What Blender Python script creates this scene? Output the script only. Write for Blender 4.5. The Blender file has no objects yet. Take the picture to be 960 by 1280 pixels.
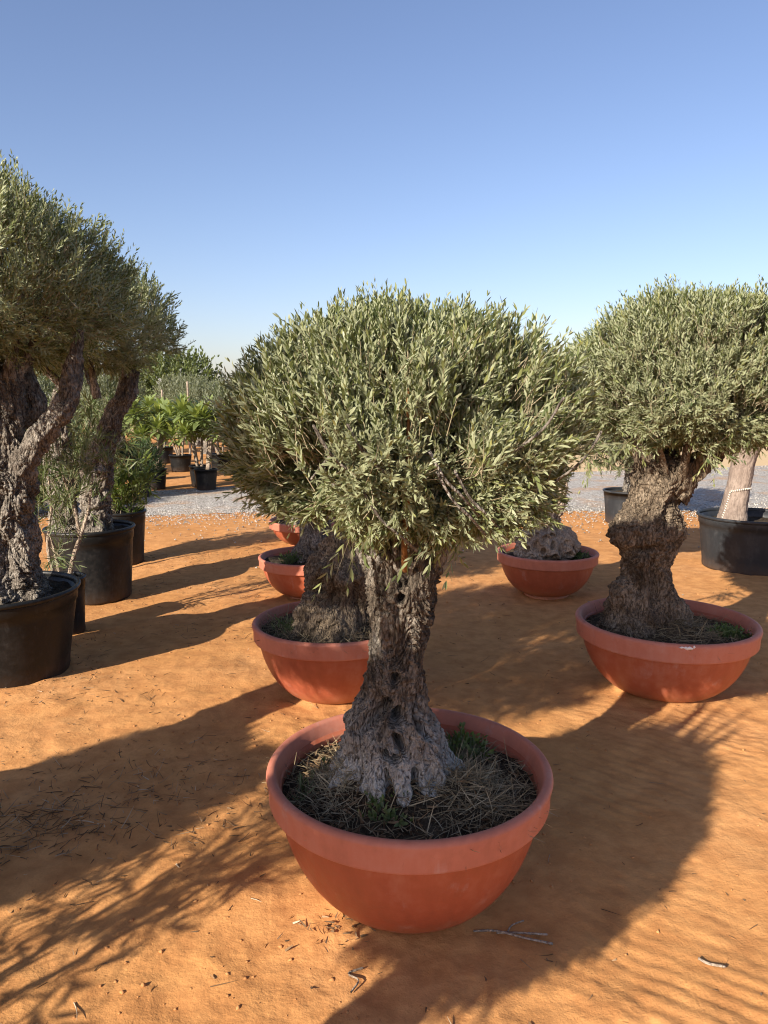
import bpy, math, random
import numpy as np
from math import radians as rad, sin, cos, pi

S = bpy.context.scene
COL = S.collection

# ------------------------------------------------------------------ camera, sky, sun, exposure
CAM_H = 1.6
cd = bpy.data.cameras.new('camera'); cam = bpy.data.objects.new('camera', cd); COL.objects.link(cam)
cam.location = (0, 0, CAM_H); cam.rotation_euler = (rad(90 - 8.6), 0, 0)
cd.sensor_fit = 'VERTICAL'; cd.sensor_height = 36; cd.lens = 27.0
cd.clip_start = 0.05; cd.clip_end = 6000
S.camera = cam

SUN_AZ, SUN_EL = 40.0, 26.0          # heading of the light on the ground (from +Y to +X), height of the sun
W = bpy.data.worlds.new('World'); S.world = W; W.use_nodes = True
nt = W.node_tree; bg = nt.nodes['Background']
sky = nt.nodes.new('ShaderNodeTexSky'); sky.sky_type = 'NISHITA'; sky.sun_disc = False
sky.sun_elevation = rad(SUN_EL); sky.sun_rotation = rad(180 + SUN_AZ)
sky.altitude = 0; sky.air_density = 1.0; sky.dust_density = 1.0; sky.ozone_density = 4.0
warm = nt.nodes.new('ShaderNodeMix'); warm.data_type = 'RGBA'; warm.blend_type = 'MULTIPLY'; warm.inputs[0].default_value = 1
warm.inputs[7].default_value = (1.0, .835, .83, 1)          # warm tint, takes some green and blue from the whole sky
nt.links.new(sky.outputs[0], warm.inputs[6]); nt.links.new(warm.outputs[2], bg.inputs[0]); bg.inputs[1].default_value = 0.109
sd = bpy.data.lights.new('sun', 'SUN'); sun = bpy.data.objects.new('sun', sd); COL.objects.link(sun)
sd.energy = 5.0; sd.angle = rad(0.5); sd.color = (1.0, 0.90, 0.76)
sun.rotation_euler = (rad(90 - SUN_EL), 0, rad(-SUN_AZ)); sun.location = (-20, -20, 20)
S.view_settings.view_transform = 'Standard'; S.view_settings.look = 'None'
S.view_settings.exposure = 0.95; S.view_settings.gamma = 1.0
S.cycles.max_bounces = 6; S.cycles.diffuse_bounces = 3; S.cycles.transmission_bounces = 3
S.cycles.filter_width = 1.1; S.cycles.use_denoising = True; S.cycles.denoiser = 'OPENIMAGEDENOISE'; S.cycles.denoising_input_passes = 'RGB_ALBEDO_NORMAL'; S.cycles.denoising_prefilter = 'ACCURATE'

# ------------------------------------------------------------------ noise (vectorised gradient noise)
_rs = np.random.RandomState(7)
_P = _rs.permutation(256); _P = np.concatenate([_P, _P, _P])
_G = _rs.normal(size=(256, 3)); _G /= np.linalg.norm(_G, axis=1)[:, None]
def noise(x, y, z):
    x, y, z = np.broadcast_arrays(np.asarray(x, float), np.asarray(y, float), np.asarray(z, float))
    xi, yi, zi = np.floor(x).astype(int), np.floor(y).astype(int), np.floor(z).astype(int)
    xf, yf, zf = x - xi, y - yi, z - zi
    fd = lambda t: t * t * t * (t * (t * 6 - 15) + 10)
    u, v, w = fd(xf), fd(yf), fd(zf)
    def g(a, b, c):
        h = _P[_P[_P[(xi + a) & 255] + ((yi + b) & 255)] + ((zi + c) & 255)]
        q = _G[h]
        return q[..., 0] * (xf - a) + q[..., 1] * (yf - b) + q[..., 2] * (zf - c)
    L = lambda a, b, t: a + (b - a) * t
    return 1.6 * L(L(L(g(0,0,0), g(1,0,0), u), L(g(0,1,0), g(1,1,0), u), v),
                   L(L(g(0,0,1), g(1,0,1), u), L(g(0,1,1), g(1,1,1), u), v), w)
def fbm(x, y, z, o=4):
    s = 0; a = 1.0; f = 1.0
    for _ in range(o):
        s = s + a * noise(x * f, y * f, z * f); a *= 0.5; f *= 2.03
    return s
def ridge(x, y, z, o=3):
    s = 0; a = 1.0; f = 1.0
    for _ in range(o):
        s = s + a * (1 - 2 * np.abs(noise(x * f, y * f, z * f))); a *= 0.5; f *= 2.1
    return s
def billow(x, y, z, o=3):
    s = 0; a = 1.0; f = 1.0
    for _ in range(o):
        s = s + a * (np.minimum(np.abs(noise(x * f, y * f, z * f)) * 2.6, 1.0)); a *= 0.5; f *= 2.1
    return s
def smooth(a, b, x):
    t = np.clip((x - a) / (b - a), 0, 1); return t * t * (3 - 2 * t)

# ------------------------------------------------------------------ mesh + object helpers
def mk_mesh(name, V, faces, mats=(), tint=None, shade=True):
    """V: (n,3); faces: list of integer arrays (m,3) or (m,4); tint: per-vertex float"""
    me = bpy.data.meshes.new(name)
    V = np.ascontiguousarray(V, dtype=np.float32)
    fl = [np.asarray(f, dtype=np.int32) for f in faces if len(f)]
    loops = np.concatenate([f.ravel() for f in fl])
    tot = np.concatenate([np.full(len(f), f.shape[1], np.int32) for f in fl])
    start = np.concatenate([[0], np.cumsum(tot)[:-1]]).astype(np.int32)
    me.vertices.add(len(V)); me.vertices.foreach_set('co', V.ravel())
    me.loops.add(len(loops)); me.loops.foreach_set('vertex_index', loops)
    me.polygons.add(len(tot)); me.polygons.foreach_set('loop_start', start)
    if tint is not None:
        a = me.attributes.new('tint', 'FLOAT', 'POINT'); a.data.foreach_set('value', np.asarray(tint, np.float32))
    for m in mats: me.materials.append(m)
    me.update(calc_edges=True)
    if shade: me.polygons.foreach_set('use_smooth', np.ones(len(tot), bool))
    me.validate()
    return me
def obj(name, me, parent=None, loc=None, kind=None, label=None):
    o = bpy.data.objects.new(name, me); COL.objects.link(o)
    if parent is not None: o.parent = parent
    if loc is not None: o.location = loc
    if kind: o['kind'] = kind
    if label: o['label'] = label
    return o
def tag(o, label, cat, group=None):
    o['label'] = label; o['category'] = cat
    if group: o['group'] = group
    return o
def thing(name, label, cat, loc=(0, 0, 0), rz=0, group=None, sc=1.0):
    o = bpy.data.objects.new(name, None); COL.objects.link(o)
    o.empty_display_size = 0.1
    o.location = loc; o.rotation_euler = (0, 0, rz); o.scale = (sc, sc, sc)
    return tag(o, label, cat, group)
def dup(root, label, loc, rz=0, sc=1.0, group=None):
    r = root.copy(); COL.objects.link(r); r.location = loc; r.rotation_euler = (0, 0, rz)
    r.scale = (sc, sc, sc) if not isinstance(sc, tuple) else sc
    r['label'] = label
    if group: r['group'] = group
    for ch in list(root.children):
        c = ch.copy(); COL.objects.link(c); c.parent = r
        for g in list(ch.children):
            d = g.copy(); COL.objects.link(d); d.parent = c
    return r
def grid_faces(nu, nv, wrap=False):
    """rows nv, columns nu, index = v*nu+u"""
    u = np.arange(nu if wrap else nu - 1); v = np.arange(nv - 1)
    uu, vv = np.meshgrid(u, v); u2 = (uu + 1) % nu
    return np.stack([vv * nu + uu, vv * nu + u2, (vv + 1) * nu + u2, (vv + 1) * nu + uu], -1).reshape(-1, 4)
def norm(a): return a / np.maximum(np.linalg.norm(a, axis=-1, keepdims=True), 1e-9)

# ------------------------------------------------------------------ materials
class NB:
    def __init__(s, name):
        s.m = bpy.data.materials.new(name); s.m.use_nodes = True; s.t = s.m.node_tree
        s.b = s.t.nodes['Principled BSDF']; s.out = s.t.nodes['Material Output']
    def n(s, typ, **kw):
        x = s.t.nodes.new('ShaderNode' + typ)
        for k, v in kw.items(): setattr(x, k, v)
        return x
    def l(s, a, b): s.t.links.new(a, b)
    def coord(s, which='Object', scale=None):
        c = s.n('TexCoord').outputs[which]
        if scale is None: return c
        mp = s.n('Mapping'); mp.inputs['Scale'].default_value = scale; s.l(c, mp.inputs[0]); return mp.outputs[0]
    def pos(s, scale=None):
        c = s.n('NewGeometry').outputs['Position']
        if scale is None: return c
        mp = s.n('Mapping'); mp.inputs['Scale'].default_value = scale; s.l(c, mp.inputs[0]); return mp.outputs[0]
    def noise(s, vec, sc, det=4, rough=.55, dist=0):
        x = s.n('TexNoise'); x.inputs['Scale'].default_value = sc; x.inputs['Detail'].default_value = det
        x.inputs['Roughness'].default_value = rough; x.inputs['Distortion'].default_value = dist; s.l(vec, x.inputs['Vector']); return x.outputs['Fac']
    def voro(s, vec, sc, feat='F1'):
        x = s.n('TexVoronoi', feature=feat); x.inputs['Scale'].default_value = sc; s.l(vec, x.inputs['Vector']); return x
    def ramp(s, fac, stops):
        r = s.n('ValToRGB'); e = r.color_ramp.elements
        while len(e) < len(stops): e.new(0.5)
        for i, (p, c) in enumerate(stops):
            e[i].position = p; e[i].color = (*c, 1) if len(c) == 3 else c
        s.l(fac, r.inputs[0]); return r.outputs[0]
    def mix(s, fac, a, b, mode='MIX'):
        x = s.n('Mix', data_type='RGBA', blend_type=mode)
        for v, i in ((fac, 0), (a, 6), (b, 7)):
            if hasattr(v, 'links'): s.l(v, x.inputs[i])
            elif i == 0: x.inputs[0].default_value = v
            else: x.inputs[i].default_value = (*v, 1)
        return x.outputs[2]
    def math(s, op, a, b=None, clamp=False):
        x = s.n('Math', operation=op, use_clamp=clamp)
        for i, v in enumerate((a, b)):
            if v is None: continue
            if hasattr(v, 'links'): s.l(v, x.inputs[i])
            else: x.inputs[i].default_value = v
        return x.outputs[0]
    def bump(s, h, strength, dist, prev=None):
        x = s.n('Bump'); x.inputs['Strength'].default_value = strength; x.inputs['Distance'].default_value = dist
        s.l(h, x.inputs['Height'])
        if prev is not None: s.l(prev, x.inputs['Normal'])
        return x.outputs[0]
    def done(s, col=None, rough=.8, spec=.3, nrm=None):
        if col is not None:
            if hasattr(col, 'links'): s.l(col, s.b.inputs['Base Color'])
            else: s.b.inputs['Base Color'].default_value = (*col, 1)
        if hasattr(rough, 'links'): s.l(rough, s.b.inputs['Roughness'])
        else: s.b.inputs['Roughness'].default_value = rough
        s.b.inputs['Specular IOR Level'].default_value = spec
        if nrm is not None: s.l(nrm, s.b.inputs['Normal'])
        return s.m

def leaf_mat(name, stops, under, trans=0.25, rough=.5, spec=.35):
    b = NB(name)
    at = b.n('Attribute', attribute_name='tint')
    top = b.ramp(at.outputs['Fac'], stops)
    bf = b.n('NewGeometry').outputs['Backfacing']
    col = b.mix(bf, top, under)
    b.done(col, rough, spec)
    tr = b.n('BsdfTranslucent'); b.l(b.mix(0.35, col, (0.30, 0.34, 0.05)), tr.inputs[0])
    ms = b.n('MixShader'); ms.inputs[0].default_value = trans
    b.l(b.b.outputs[0], ms.inputs[1]); b.l(tr.outputs[0], ms.inputs[2]); b.l(ms.outputs[0], b.out.inputs[0])
    return b.m
M = {}
M['olive'] = leaf_mat('olive_leaf', [(0, (.072, .10, .040)), (.5, (.172, .20, .076)), (.85, (.31, .325, .125)), (.97, (.40, .38, .14)), (1, (.48, .50, .06))], (.32, .345, .20), .28, .45, .35)
M['olive_far'] = leaf_mat('olive_leaf_far', [(0, (.08, .10, .045)), (.6, (.135, .15, .07)), (1, (.21, .21, .11))], (.20, .22, .14))
M['bright'] = leaf_mat('broad_leaf', [(0, (.08, .13, .025)), (.5, (.19, .25, .05)), (1, (.42, .45, .11))], (.22, .28, .10), .4, .4)
M['narrow'] = leaf_mat('narrow_leaf', [(0, (.05, .085, .025)), (.6, (.11, .15, .05)), (1, (.22, .23, .10))], (.15, .18, .09), .3)
M['lime'] = leaf_mat('lime_leaf', [(0, (.06, .11, .02)), (.5, (.13, .20, .035)), (1, (.30, .36, .08))], (.17, .22, .07), .35, .45)
M['darkbush'] = leaf_mat('dark_leaf', [(0, (.018, .04, .012)), (.6, (.035, .075, .02)), (1, (.08, .13, .03))], (.06, .09, .04), .2)
M['weed'] = leaf_mat('weed_leaf', [(0, (.05, .09, .022)), (.6, (.11, .17, .045)), (1, (.22, .28, .08))], (.15, .19, .08), .35)
M['fartree'] = leaf_mat('far_leaf', [(0, (.07, .10, .025)), (.6, (.13, .16, .04)), (1, (.22, .23, .07))], (.13, .16, .07), .25)

def bark_mat(name, dark, mid, pale, cover=.5, scale=1.0, bump=1.0, moss=None, ash=None):
    b = NB(name); v = b.coord('Object'); st = b.coord('Object', (1, 1, .38))
    n1 = b.noise(v, 7 * scale, 5, .6); n2 = b.noise(st, 34 * scale, 6, .7, .6); n3 = b.noise(st, 95 * scale, 4, .65)
    f = b.math('ADD', b.math('MULTIPLY', n1, .55), b.math('MULTIPLY', n2, .45))
    col = b.ramp(f, [(.32, dark), (.32 + .36 * (1 - cover) + .02, mid), (.70, pale)])
    col = b.mix(b.ramp(n3, [(.42, (0, 0, 0)), (.54, (1, 1, 1))]), b.mix(.72, col, dark), col)
    if moss:
        col = b.mix(b.ramp(b.noise(v, 4.5 * scale, 3), [(.56, (0, 0, 0)), (.7, (.7, .7, .7))]), col, moss)
    if ash:                                                     # bare weathered wood low on the trunk
        z = b.n('SeparateXYZ'); b.l(v, z.inputs[0])
        zz = b.math('ADD', z.outputs[2], b.math('MULTIPLY', b.noise(b.coord('Object', (1, 1, .5)), 11, 4, .6), -.34))
        m_ = b.math('MULTIPLY', b.ramp(zz, [(.30, (1, 1, 1)), (.52, (0, 0, 0))]), b.ramp(n3, [(.34, (0, 0, 0)), (.5, (1, 1, 1))]))
        col = b.mix(m_, col, ash)
    vo = b.voro(st, 52 * scale, 'DISTANCE_TO_EDGE').outputs['Distance']
    h = b.math('ADD', b.math('MULTIPLY', b.math('MINIMUM', vo, .22), 1.8), b.math('ADD', n2, b.math('MULTIPLY', n3, .5)))
    return b.done(col, .9, .15, b.bump(h, .9 * bump, .018 / scale))
M['bark'] = bark_mat('olive_bark', (.045, .036, .028), (.27, .235, .195), (.60, .565, .50), .6, 1.0, 1.3)
M['bark_main'] = bark_mat('olive_bark_weathered', (.035, .027, .02), (.215, .175, .135), (.46, .42, .36), .5, 1.0, 1.4, None, (.58, .555, .50))
M['bark_warm'] = bark_mat('olive_bark_warm', (.05, .037, .026), (.24, .185, .13), (.50, .41, .30), .55, 1.0, 1.3)
M['bark_smooth'] = bark_mat('smooth_bark', (.17, .13, .105), (.25, .195, .16), (.32, .26, .215), .6, .6, .35)
M['bark_pale'] = bark_mat('pale_bark', (.20, .15, .11), (.36, .29, .22), (.48, .41, .33), .6, 1.0, .8)
b = NB('twig'); M['twig'] = b.done(b.ramp(b.noise(b.coord(), 25, 2), [(.3, (.20, .16, .10)), (.7, (.42, .36, .24))]), .8, .2)
b = NB('rusty_stem'); M['rust'] = b.done(b.ramp(b.noise(b.coord('Object', (1, 1, .4)), 40, 3), [(.3, (.09, .04, .015)), (.6, (.26, .115, .035)), (.8, (.28, .22, .12))]), .7, .25)

def pot_mat(name, base, dusty, rough, spec, dust=.45, stain=.38):
    b = NB(name); v = b.coord('Object')
    n1 = b.noise(v, 3.5, 5, .6); n2 = b.noise(v, 28, 4, .6); n3 = b.noise(b.coord('Object', (1, 1, .12)), 22, 4, .6); n4 = b.noise(v, 240, 2)
    f = b.math('ADD', b.math('MULTIPLY', n1, .5), b.math('ADD', b.math('MULTIPLY', n2, .22), b.math('MULTIPLY', n3, .28)))
    dk = tuple(c * .82 for c in base)
    col = b.ramp(f, [(.36, dk), (.5, base), (.68, dusty)])
    col = b.mix(b.ramp(n4, [(.60, (0, 0, 0)), (.80, (.25, .25, .25))]), col, dusty)
    st_ = b.noise(b.coord('Object', (1, 1, .07)), 15, 5, .7); sc_ = b.noise(v, 6.5, 6, .75, .8)
    col = b.mix(b.ramp(b.math('MULTIPLY', st_, sc_), [(.30, (0, 0, 0)), (.42, (stain,) * 3)]), col, tuple(min(1, c * .55 + .20) for c in dusty))
    col = b.mix(b.ramp(b.noise(b.coord('Object', (1, 1, .25)), 60, 5, .8), [(.66, (0, 0, 0)), (.72, (stain,) * 3)]), col, tuple(c * .6 for c in base))
    z = b.n('SeparateXYZ'); b.l(v, z.inputs[0])          # dust splashed up the foot
    zz = b.math('ADD', z.outputs[2], b.math('MULTIPLY', n2, .10))
    col = b.mix(b.ramp(zz, [(.05, (dust,) * 3), (.17, (0, 0, 0))]), col, (.42, .22, .10))
    return b.done(col, b.ramp(n2, [(.3, (rough - .08,) * 3), (.7, (rough + .1,) * 3)]), spec, b.bump(n4, .15, .002, b.bump(n2, .15, .01)))
M['terra'] = pot_mat('terracotta_plastic', (.37, .095, .046), (.43, .155, .09), .5, .35)
M['terra_rim'] = pot_mat('terracotta_plastic_faded', (.47, .165, .105), (.50, .21, .145), .58, .3)
M['terra_in'] = pot_mat('terracotta_plastic_inside', (.36, .085, .04), (.40, .15, .08), .6, .25)
M['black'] = pot_mat('black_plastic', (.010, .011, .012), (.030, .028, .027), .42, .25, .08, .10)
M['blackgrey'] = pot_mat('black_plastic_faded', (.022, .025, .029), (.045, .045, .046), .5, .3, .10, .12)

b = NB('potting_soil'); v = b.coord()
n1 = b.noise(v, 16, 6, .7); n2 = b.noise(v, 90, 4, .7); n3 = b.noise(v, 5, 3)
M['soil'] = b.done(b.mix(b.ramp(n3, [(.45, (0, 0, 0)), (.65, (.6, .6, .6))]), b.ramp(n2, [(.3, (.022, .016, .011)), (.55, (.06, .045, .03)), (.75, (.15, .12, .08))]), (.14, .105, .07)), .95, .1,
                     b.bump(b.math('ADD', n1, n2), .9, .02))
def simple(name, stops, sc=30, rough=.85):
    b = NB(name); at = b.n('Attribute', attribute_name='tint')
    return b.done(b.ramp(at.outputs['Fac'], stops), rough, .15)
M['straw'] = simple('dry_straw', [(0, (.10, .075, .045)), (.5, (.24, .19, .115)), (1, (.44, .37, .24))])
M['litter'] = simple('leaf_litter', [(0, (.07, .045, .028)), (.5, (.17, .105, .055)), (.85, (.32, .22, .13)), (1, (.52, .43, .31))])
M['stone'] = simple('gravel_stone', [(0, (.17, .155, .135)), (.5, (.34, .315, .28)), (1, (.58, .55, .50))])
M['clod'] = simple('sand_clod', [(0, (.36, .165, .062)), (1, (.50, .25, .10))])
b = NB('white_cord'); M['white'] = b.done((.60, .56, .48), .8, .2)
b = NB('white_chip'); M['chip'] = b.done((.78, .74, .70), .7, .2)

# sand
b = NB('orange_sand'); v = b.pos()
n1 = b.noise(v, .9, 4, .6); n2 = b.noise(v, 9, 5, .65); n3 = b.noise(v, 160, 3, .7); n4 = b.noise(v, 38, 4, .6)
col = b.ramp(n1, [(.3, (.52, .25, .085)), (.52, (.575, .285, .106)), (.7, (.61, .315, .13))])
col = b.mix(b.ramp(n2, [(.38, (.8, .8, .8)), (.62, (0, 0, 0))]), col, b.mix(.75, col, (.36, .155, .055)))
col = b.mix(b.ramp(n3, [(.58, (0, 0, 0)), (.75, (.4, .4, .4))]), col, (.27, .12, .05))
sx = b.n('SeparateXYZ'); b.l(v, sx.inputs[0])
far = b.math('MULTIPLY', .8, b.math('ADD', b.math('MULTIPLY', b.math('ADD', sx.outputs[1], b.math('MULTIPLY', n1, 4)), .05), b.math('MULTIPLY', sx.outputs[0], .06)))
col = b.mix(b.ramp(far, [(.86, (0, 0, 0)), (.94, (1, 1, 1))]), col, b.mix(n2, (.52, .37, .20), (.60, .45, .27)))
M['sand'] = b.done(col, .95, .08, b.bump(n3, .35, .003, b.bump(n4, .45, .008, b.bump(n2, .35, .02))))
b = NB('crushed_gravel'); v = b.pos()
vo = b.voro(v, 34); vo2 = b.voro(v, 70)
n2 = b.noise(v, 1.4, 5, .65)
col = b.ramp(vo.outputs['Color'], [(0, (.20, .185, .165)), (.5, (.36, .335, .30)), (1, (.54, .51, .46))])
col = b.mix(b.ramp(n2, [(.50, (0, 0, 0)), (.66, (.8, .8, .8))]), col, (.44, .27, .15))
M['gravel'] = b.done(col, .9, .15, b.bump(b.math('SUBTRACT', 1.0, vo.outputs['Distance']), .8, .02))

# ------------------------------------------------------------------ the ground
POT_FEET = ((.08, 2.305, .215, .016), (1.53, 4.04, .225, .016), (-.27, 3.98, .205, .016), (-.62, 6.13, .19, .014), (1.33, 6.14, .195, .014), (-2.21, 4.29, .375, .022), (-2.36, 6.07, .305, .022), (-2.57, 7.4, .21, .018), (3.42, 7.05, .415, .02))
def hgt(x, y):
    x = np.asarray(x, float); y = np.asarray(y, float)
    near = 1 - smooth(8.0, 13.0, np.hypot(x, y))
    h = .030 * fbm(x * .55, y * .55, 3.3, 3) + .008 * fbm(x * 3.1, y * 3.1, 9.1, 3)
    lump = smooth(.0, .5, noise(x * .7 + 5, y * .7, 1.7) + .15)          # trodden patches
    h = h + lump * .007 * np.clip(fbm(x * 9, y * 9, 4.4, 3), -.6, 1)
    rough = smooth(.5, -.2, x + .15 * (y - 2)) * (1 - smooth(6, 8, y))
    h = h + rough * (.0028 * fbm(x * 13, y * 13, 7.4, 3) - .007 * np.maximum(0, noise(x * 4.2, y * 4.2, 5.1) - .32) * 3)
    ph = (x * .63 + y * .77) * 2 * pi / .060 + 2.6 * fbm(x * 2.1, y * 2.1, 6.6, 3)
    rip = smooth(.25, .8, x - .12 * (y - 1.5)) * (1 - smooth(3.6, 5.2, y)) * smooth(-.35, .25, noise(x * 1.1 + 3, y * 1.1, 8.8) + .12)
    rip = np.maximum(rip, .45 * smooth(-1, .2, x) * (1 - smooth(2.6, 3.4, np.abs(y - 5))) * smooth(.0, .3, noise(x * .9, y * .9 + 9, 2.2)))
    h = h + rip * .0033 * (np.sin(ph) + .25 * np.sin(2 * ph + .8)) * (.65 + .5 * noise(x * 5, y * 5, .3))
    h = h * near
    for (qx, qy, qr, qh) in POT_FEET:                            # sand banked up where the pots have settled
        d = np.hypot(x - qx, y - qy)
        h = h + qh * (.6 + .8 * noise(x * 6, y * 6, qx)) * np.exp(-((d - qr) / .045) ** 2)
    return h
def axis_lines(start, stop, d0, g):
    out = [start]; d = d0
    while out[-1] < stop: out.append(out[-1] + d); d *= g
    return np.array(out)
xp = np.concatenate([np.arange(0, 1.8, .012), axis_lines(1.8, 3500, .013, 1.035)])
xs = np.concatenate([-xp[:0:-1], xp])
ys = np.concatenate([-axis_lines(0, 3500, .1, 1.25)[:0:-1] - 0, np.arange(0, 1.2, .05), np.arange(1.2, 3.4, .012), axis_lines(3.4, 3500, .014, 1.03)])
X, Y = np.meshgrid(xs, ys)
V = np.stack([X, Y, hgt(X, Y)], -1).reshape(-1, 3)
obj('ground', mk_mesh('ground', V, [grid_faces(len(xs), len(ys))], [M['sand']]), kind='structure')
def gz(x, y): return float(hgt(np.array([x]), np.array([y]))[0])

# gravel track crossing behind the rows
def track_near(x): return 10.45 + .06 * x + .35 * fbm(x * .5, 2.1, 7.7, 3) + .16 * fbm(x * 4.1, 5.2, 3.7, 3)
def track_far(x): return 14.6 + .36 * x + .35 * fbm(x * .45, 8.3, 1.1, 3)
tx = np.linspace(-16, 22, 900)
tn, tf = track_near(tx), np.maximum(track_far(tx), track_near(tx) + 1.0)
rows = 14; V = []
for k in range(rows):
    yy = tn + (tf - tn) * k / (rows - 1)
    V.append(np.stack([tx, yy, hgt(tx, yy) + .006 + .012 * np.sin(pi * k / (rows - 1))], -1))
obj('gravel_track', mk_mesh('gravel_track', np.concatenate(V), [grid_faces(900, rows)], [M['gravel']]), kind='structure')

R0 = np.random.RandomState(11)
def blobs(name, P, size, mat, seed, flat=.6, tint=None, kind='stuff', parent=None):
    """small angular lumps (squashed octahedra), one mesh"""
    r = np.random.RandomState(seed); n = len(P)
    base = np.array([(1,0,0),(0,1,0),(-1,0,0),(0,-1,0),(0,0,1),(0,0,-1)], float)
    Fc = np.array([(0,1,4),(1,2,4),(2,3,4),(3,0,4),(1,0,5),(2,1,5),(3,2,5),(0,3,5)])
    a = r.uniform(0, 2 * pi, n); ca, sa = np.cos(a), np.sin(a)
    v = base[None] * r.uniform(.55, 1.25, (n, 6, 1)) * size[:, None, None]
    v[..., 2] *= flat; v = v + r.normal(0, .12, v.shape) * size[:, None, None]
    x = v[..., 0] * ca[:, None] - v[..., 1] * sa[:, None]; y = v[..., 0] * sa[:, None] + v[..., 1] * ca[:, None]
    v = np.stack([x, y, v[..., 2]], -1) + P[:, None]
    f = (Fc[None] + 6 * np.arange(n)[:, None, None]).reshape(-1, 3)
    t = np.repeat(r.uniform(0, 1, n) if tint is None else tint, 6)
    return obj(name, mk_mesh(name, v.reshape(-1, 3), [f], [mat], t, shade=False), parent, kind=kind)
n = 42000
px = R0.uniform(-9, 13, n); u = R0.uniform(0, 1, n); a, c = track_near(px), np.maximum(track_far(px), track_near(px) + 1)
spill = R0.uniform(0, 1, n) < .26
py = np.where(spill, a - R0.exponential(.55, n), a + (c - a) * u ** 1.4)
blobs('gravel', np.stack([px, py, hgt(px, py) + .012], -1), R0.uniform(.006, .017, n), M['stone'], 3)

# ------------------------------------------------------------------ ribbons: straw, twigs, blades
def ribbons(name, P, D, length, width, mat, seed, bend=.4, segs=4, kind='stuff', parent=None, tint=None, tubes=False):
    r = np.random.RandomState(seed); n = len(P)
    D = norm(D); B = norm(r.normal(size=(n, 3))); B = norm(B - D * (B * D).sum(1, keepdims=True))
    Wd = norm(np.cross(D, B)); t = np.linspace(0, 1, segs + 1)
    bd = r.uniform(-bend, bend, n) * length
    c = P[:, None] + D[:, None] * (length[:, None] * t)[..., None] + B[:, None] * (bd[:, None] * t ** 2)[..., None]
    w = (width[:, None] * (1 - .75 * t ** 2))[..., None]
    if tubes:
        ring = [c + Wd[:, None] * w, c - Wd[:, None] * w * .5 + B[:, None] * w * .87, c - Wd[:, None] * w * .5 - B[:, None] * w * .87]; k = 3
    else:
        ring = [c + Wd[:, None] * w, c - Wd[:, None] * w]; k = 2
    v = np.stack(ring, 2)                               # n, segs+1, k, 3
    m = (segs + 1) * k; fs = []
    for s_ in range(segs):
        for q in range(k if k == 3 else 1):
            q2 = (q + 1) % k
            fs.append((s_ * k + q, s_ * k + q2, (s_ + 1) * k + q2, (s_ + 1) * k + q))
    f = (np.array(fs)[None] + m * np.arange(n)[:, None, None]).reshape(-1, 4)
    tt = np.repeat(r.uniform(0, 1, n) if tint is None else tint, m)
    me = mk_mesh(name, v.reshape(-1, 3), [f], [mat], tt)
    return me if parent == 'mesh' else obj(name, me, parent, kind=kind)

# ------------------------------------------------------------------ foliage
def leaves(B, L, N, length, width, tint, curl=.12):
    """lanceolate blades: base B, along L, facing N -> verts, faces, tint"""
    n = len(B); L = norm(L); N = norm(N - L * (N * L).sum(1, keepdims=True)); Wd = np.cross(L, N)
    l = length[:, None]; w = width[:, None]; cz = N * (curl * l)
    p = [B, B + L * l * .34 + Wd * w * .5 + cz * .12, B + L * l * .34 - Wd * w * .5 + cz * .12,
         B + L * l * .72 + Wd * w * .40 - cz * .05, B + L * l * .72 - Wd * w * .40 - cz * .05, B + L * l - cz * .6]
    v = np.stack(p, 1).reshape(-1, 3); o = 6 * np.arange(n)[:, None]
    tri = np.concatenate([o + [0, 2, 1], o + [3, 4, 5]]); quad = o + [1, 2, 4, 3]
    return v, tri, quad, np.repeat(tint, 6)

def crown_points(r, n, rad3, shell=.5, ne=2.3, low=.6, lump=.10, lf=2.2, gap=.0, seed=0, inner=.0):
    """n shoot origins and outward directions in a clipped dome of semi-axes rad3 (its lower half squashed by low)"""
    P = []; O = []; got = 0
    while got < n:
        d = norm(r.normal(size=(n * 2, 3))); k = rad3 * np.where(d[:, 2:3] < 0, np.array([[1, 1, low]]), 1.0)
        R = (np.abs(d / k) ** ne).sum(1) ** (-1 / ne)
        R = R * (1 + lump * fbm(d[:, 0] * lf + seed, d[:, 1] * lf, d[:, 2] * lf, 3))
        rho = (r.uniform(shell ** 3, 1, len(d))) ** (1 / 3)
        keep = np.ones(len(d), bool)
        p = d * (R * rho)[:, None]
        if gap > 0: keep &= noise(p[:, 0] * 6.5 + seed, p[:, 1] * 6.5, p[:, 2] * 6.5) > -.42 + gap * (rho > .7)
        if inner > 0: keep &= ~((d[:, 2] < -.25) & (np.hypot(p[:, 0], p[:, 1]) < inner))
        # density follows the surface area rather than the solid angle
        keep &= r.uniform(0, 1, len(d)) < (R / R.max()) ** 1.3
        p, dd = p[keep], d[keep] / (k[keep] ** 1.2)
        P.append(p); O.append(norm(dd)); got += len(p)
    return np.concatenate(P)[:n], np.concatenate(O)[:n]

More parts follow.
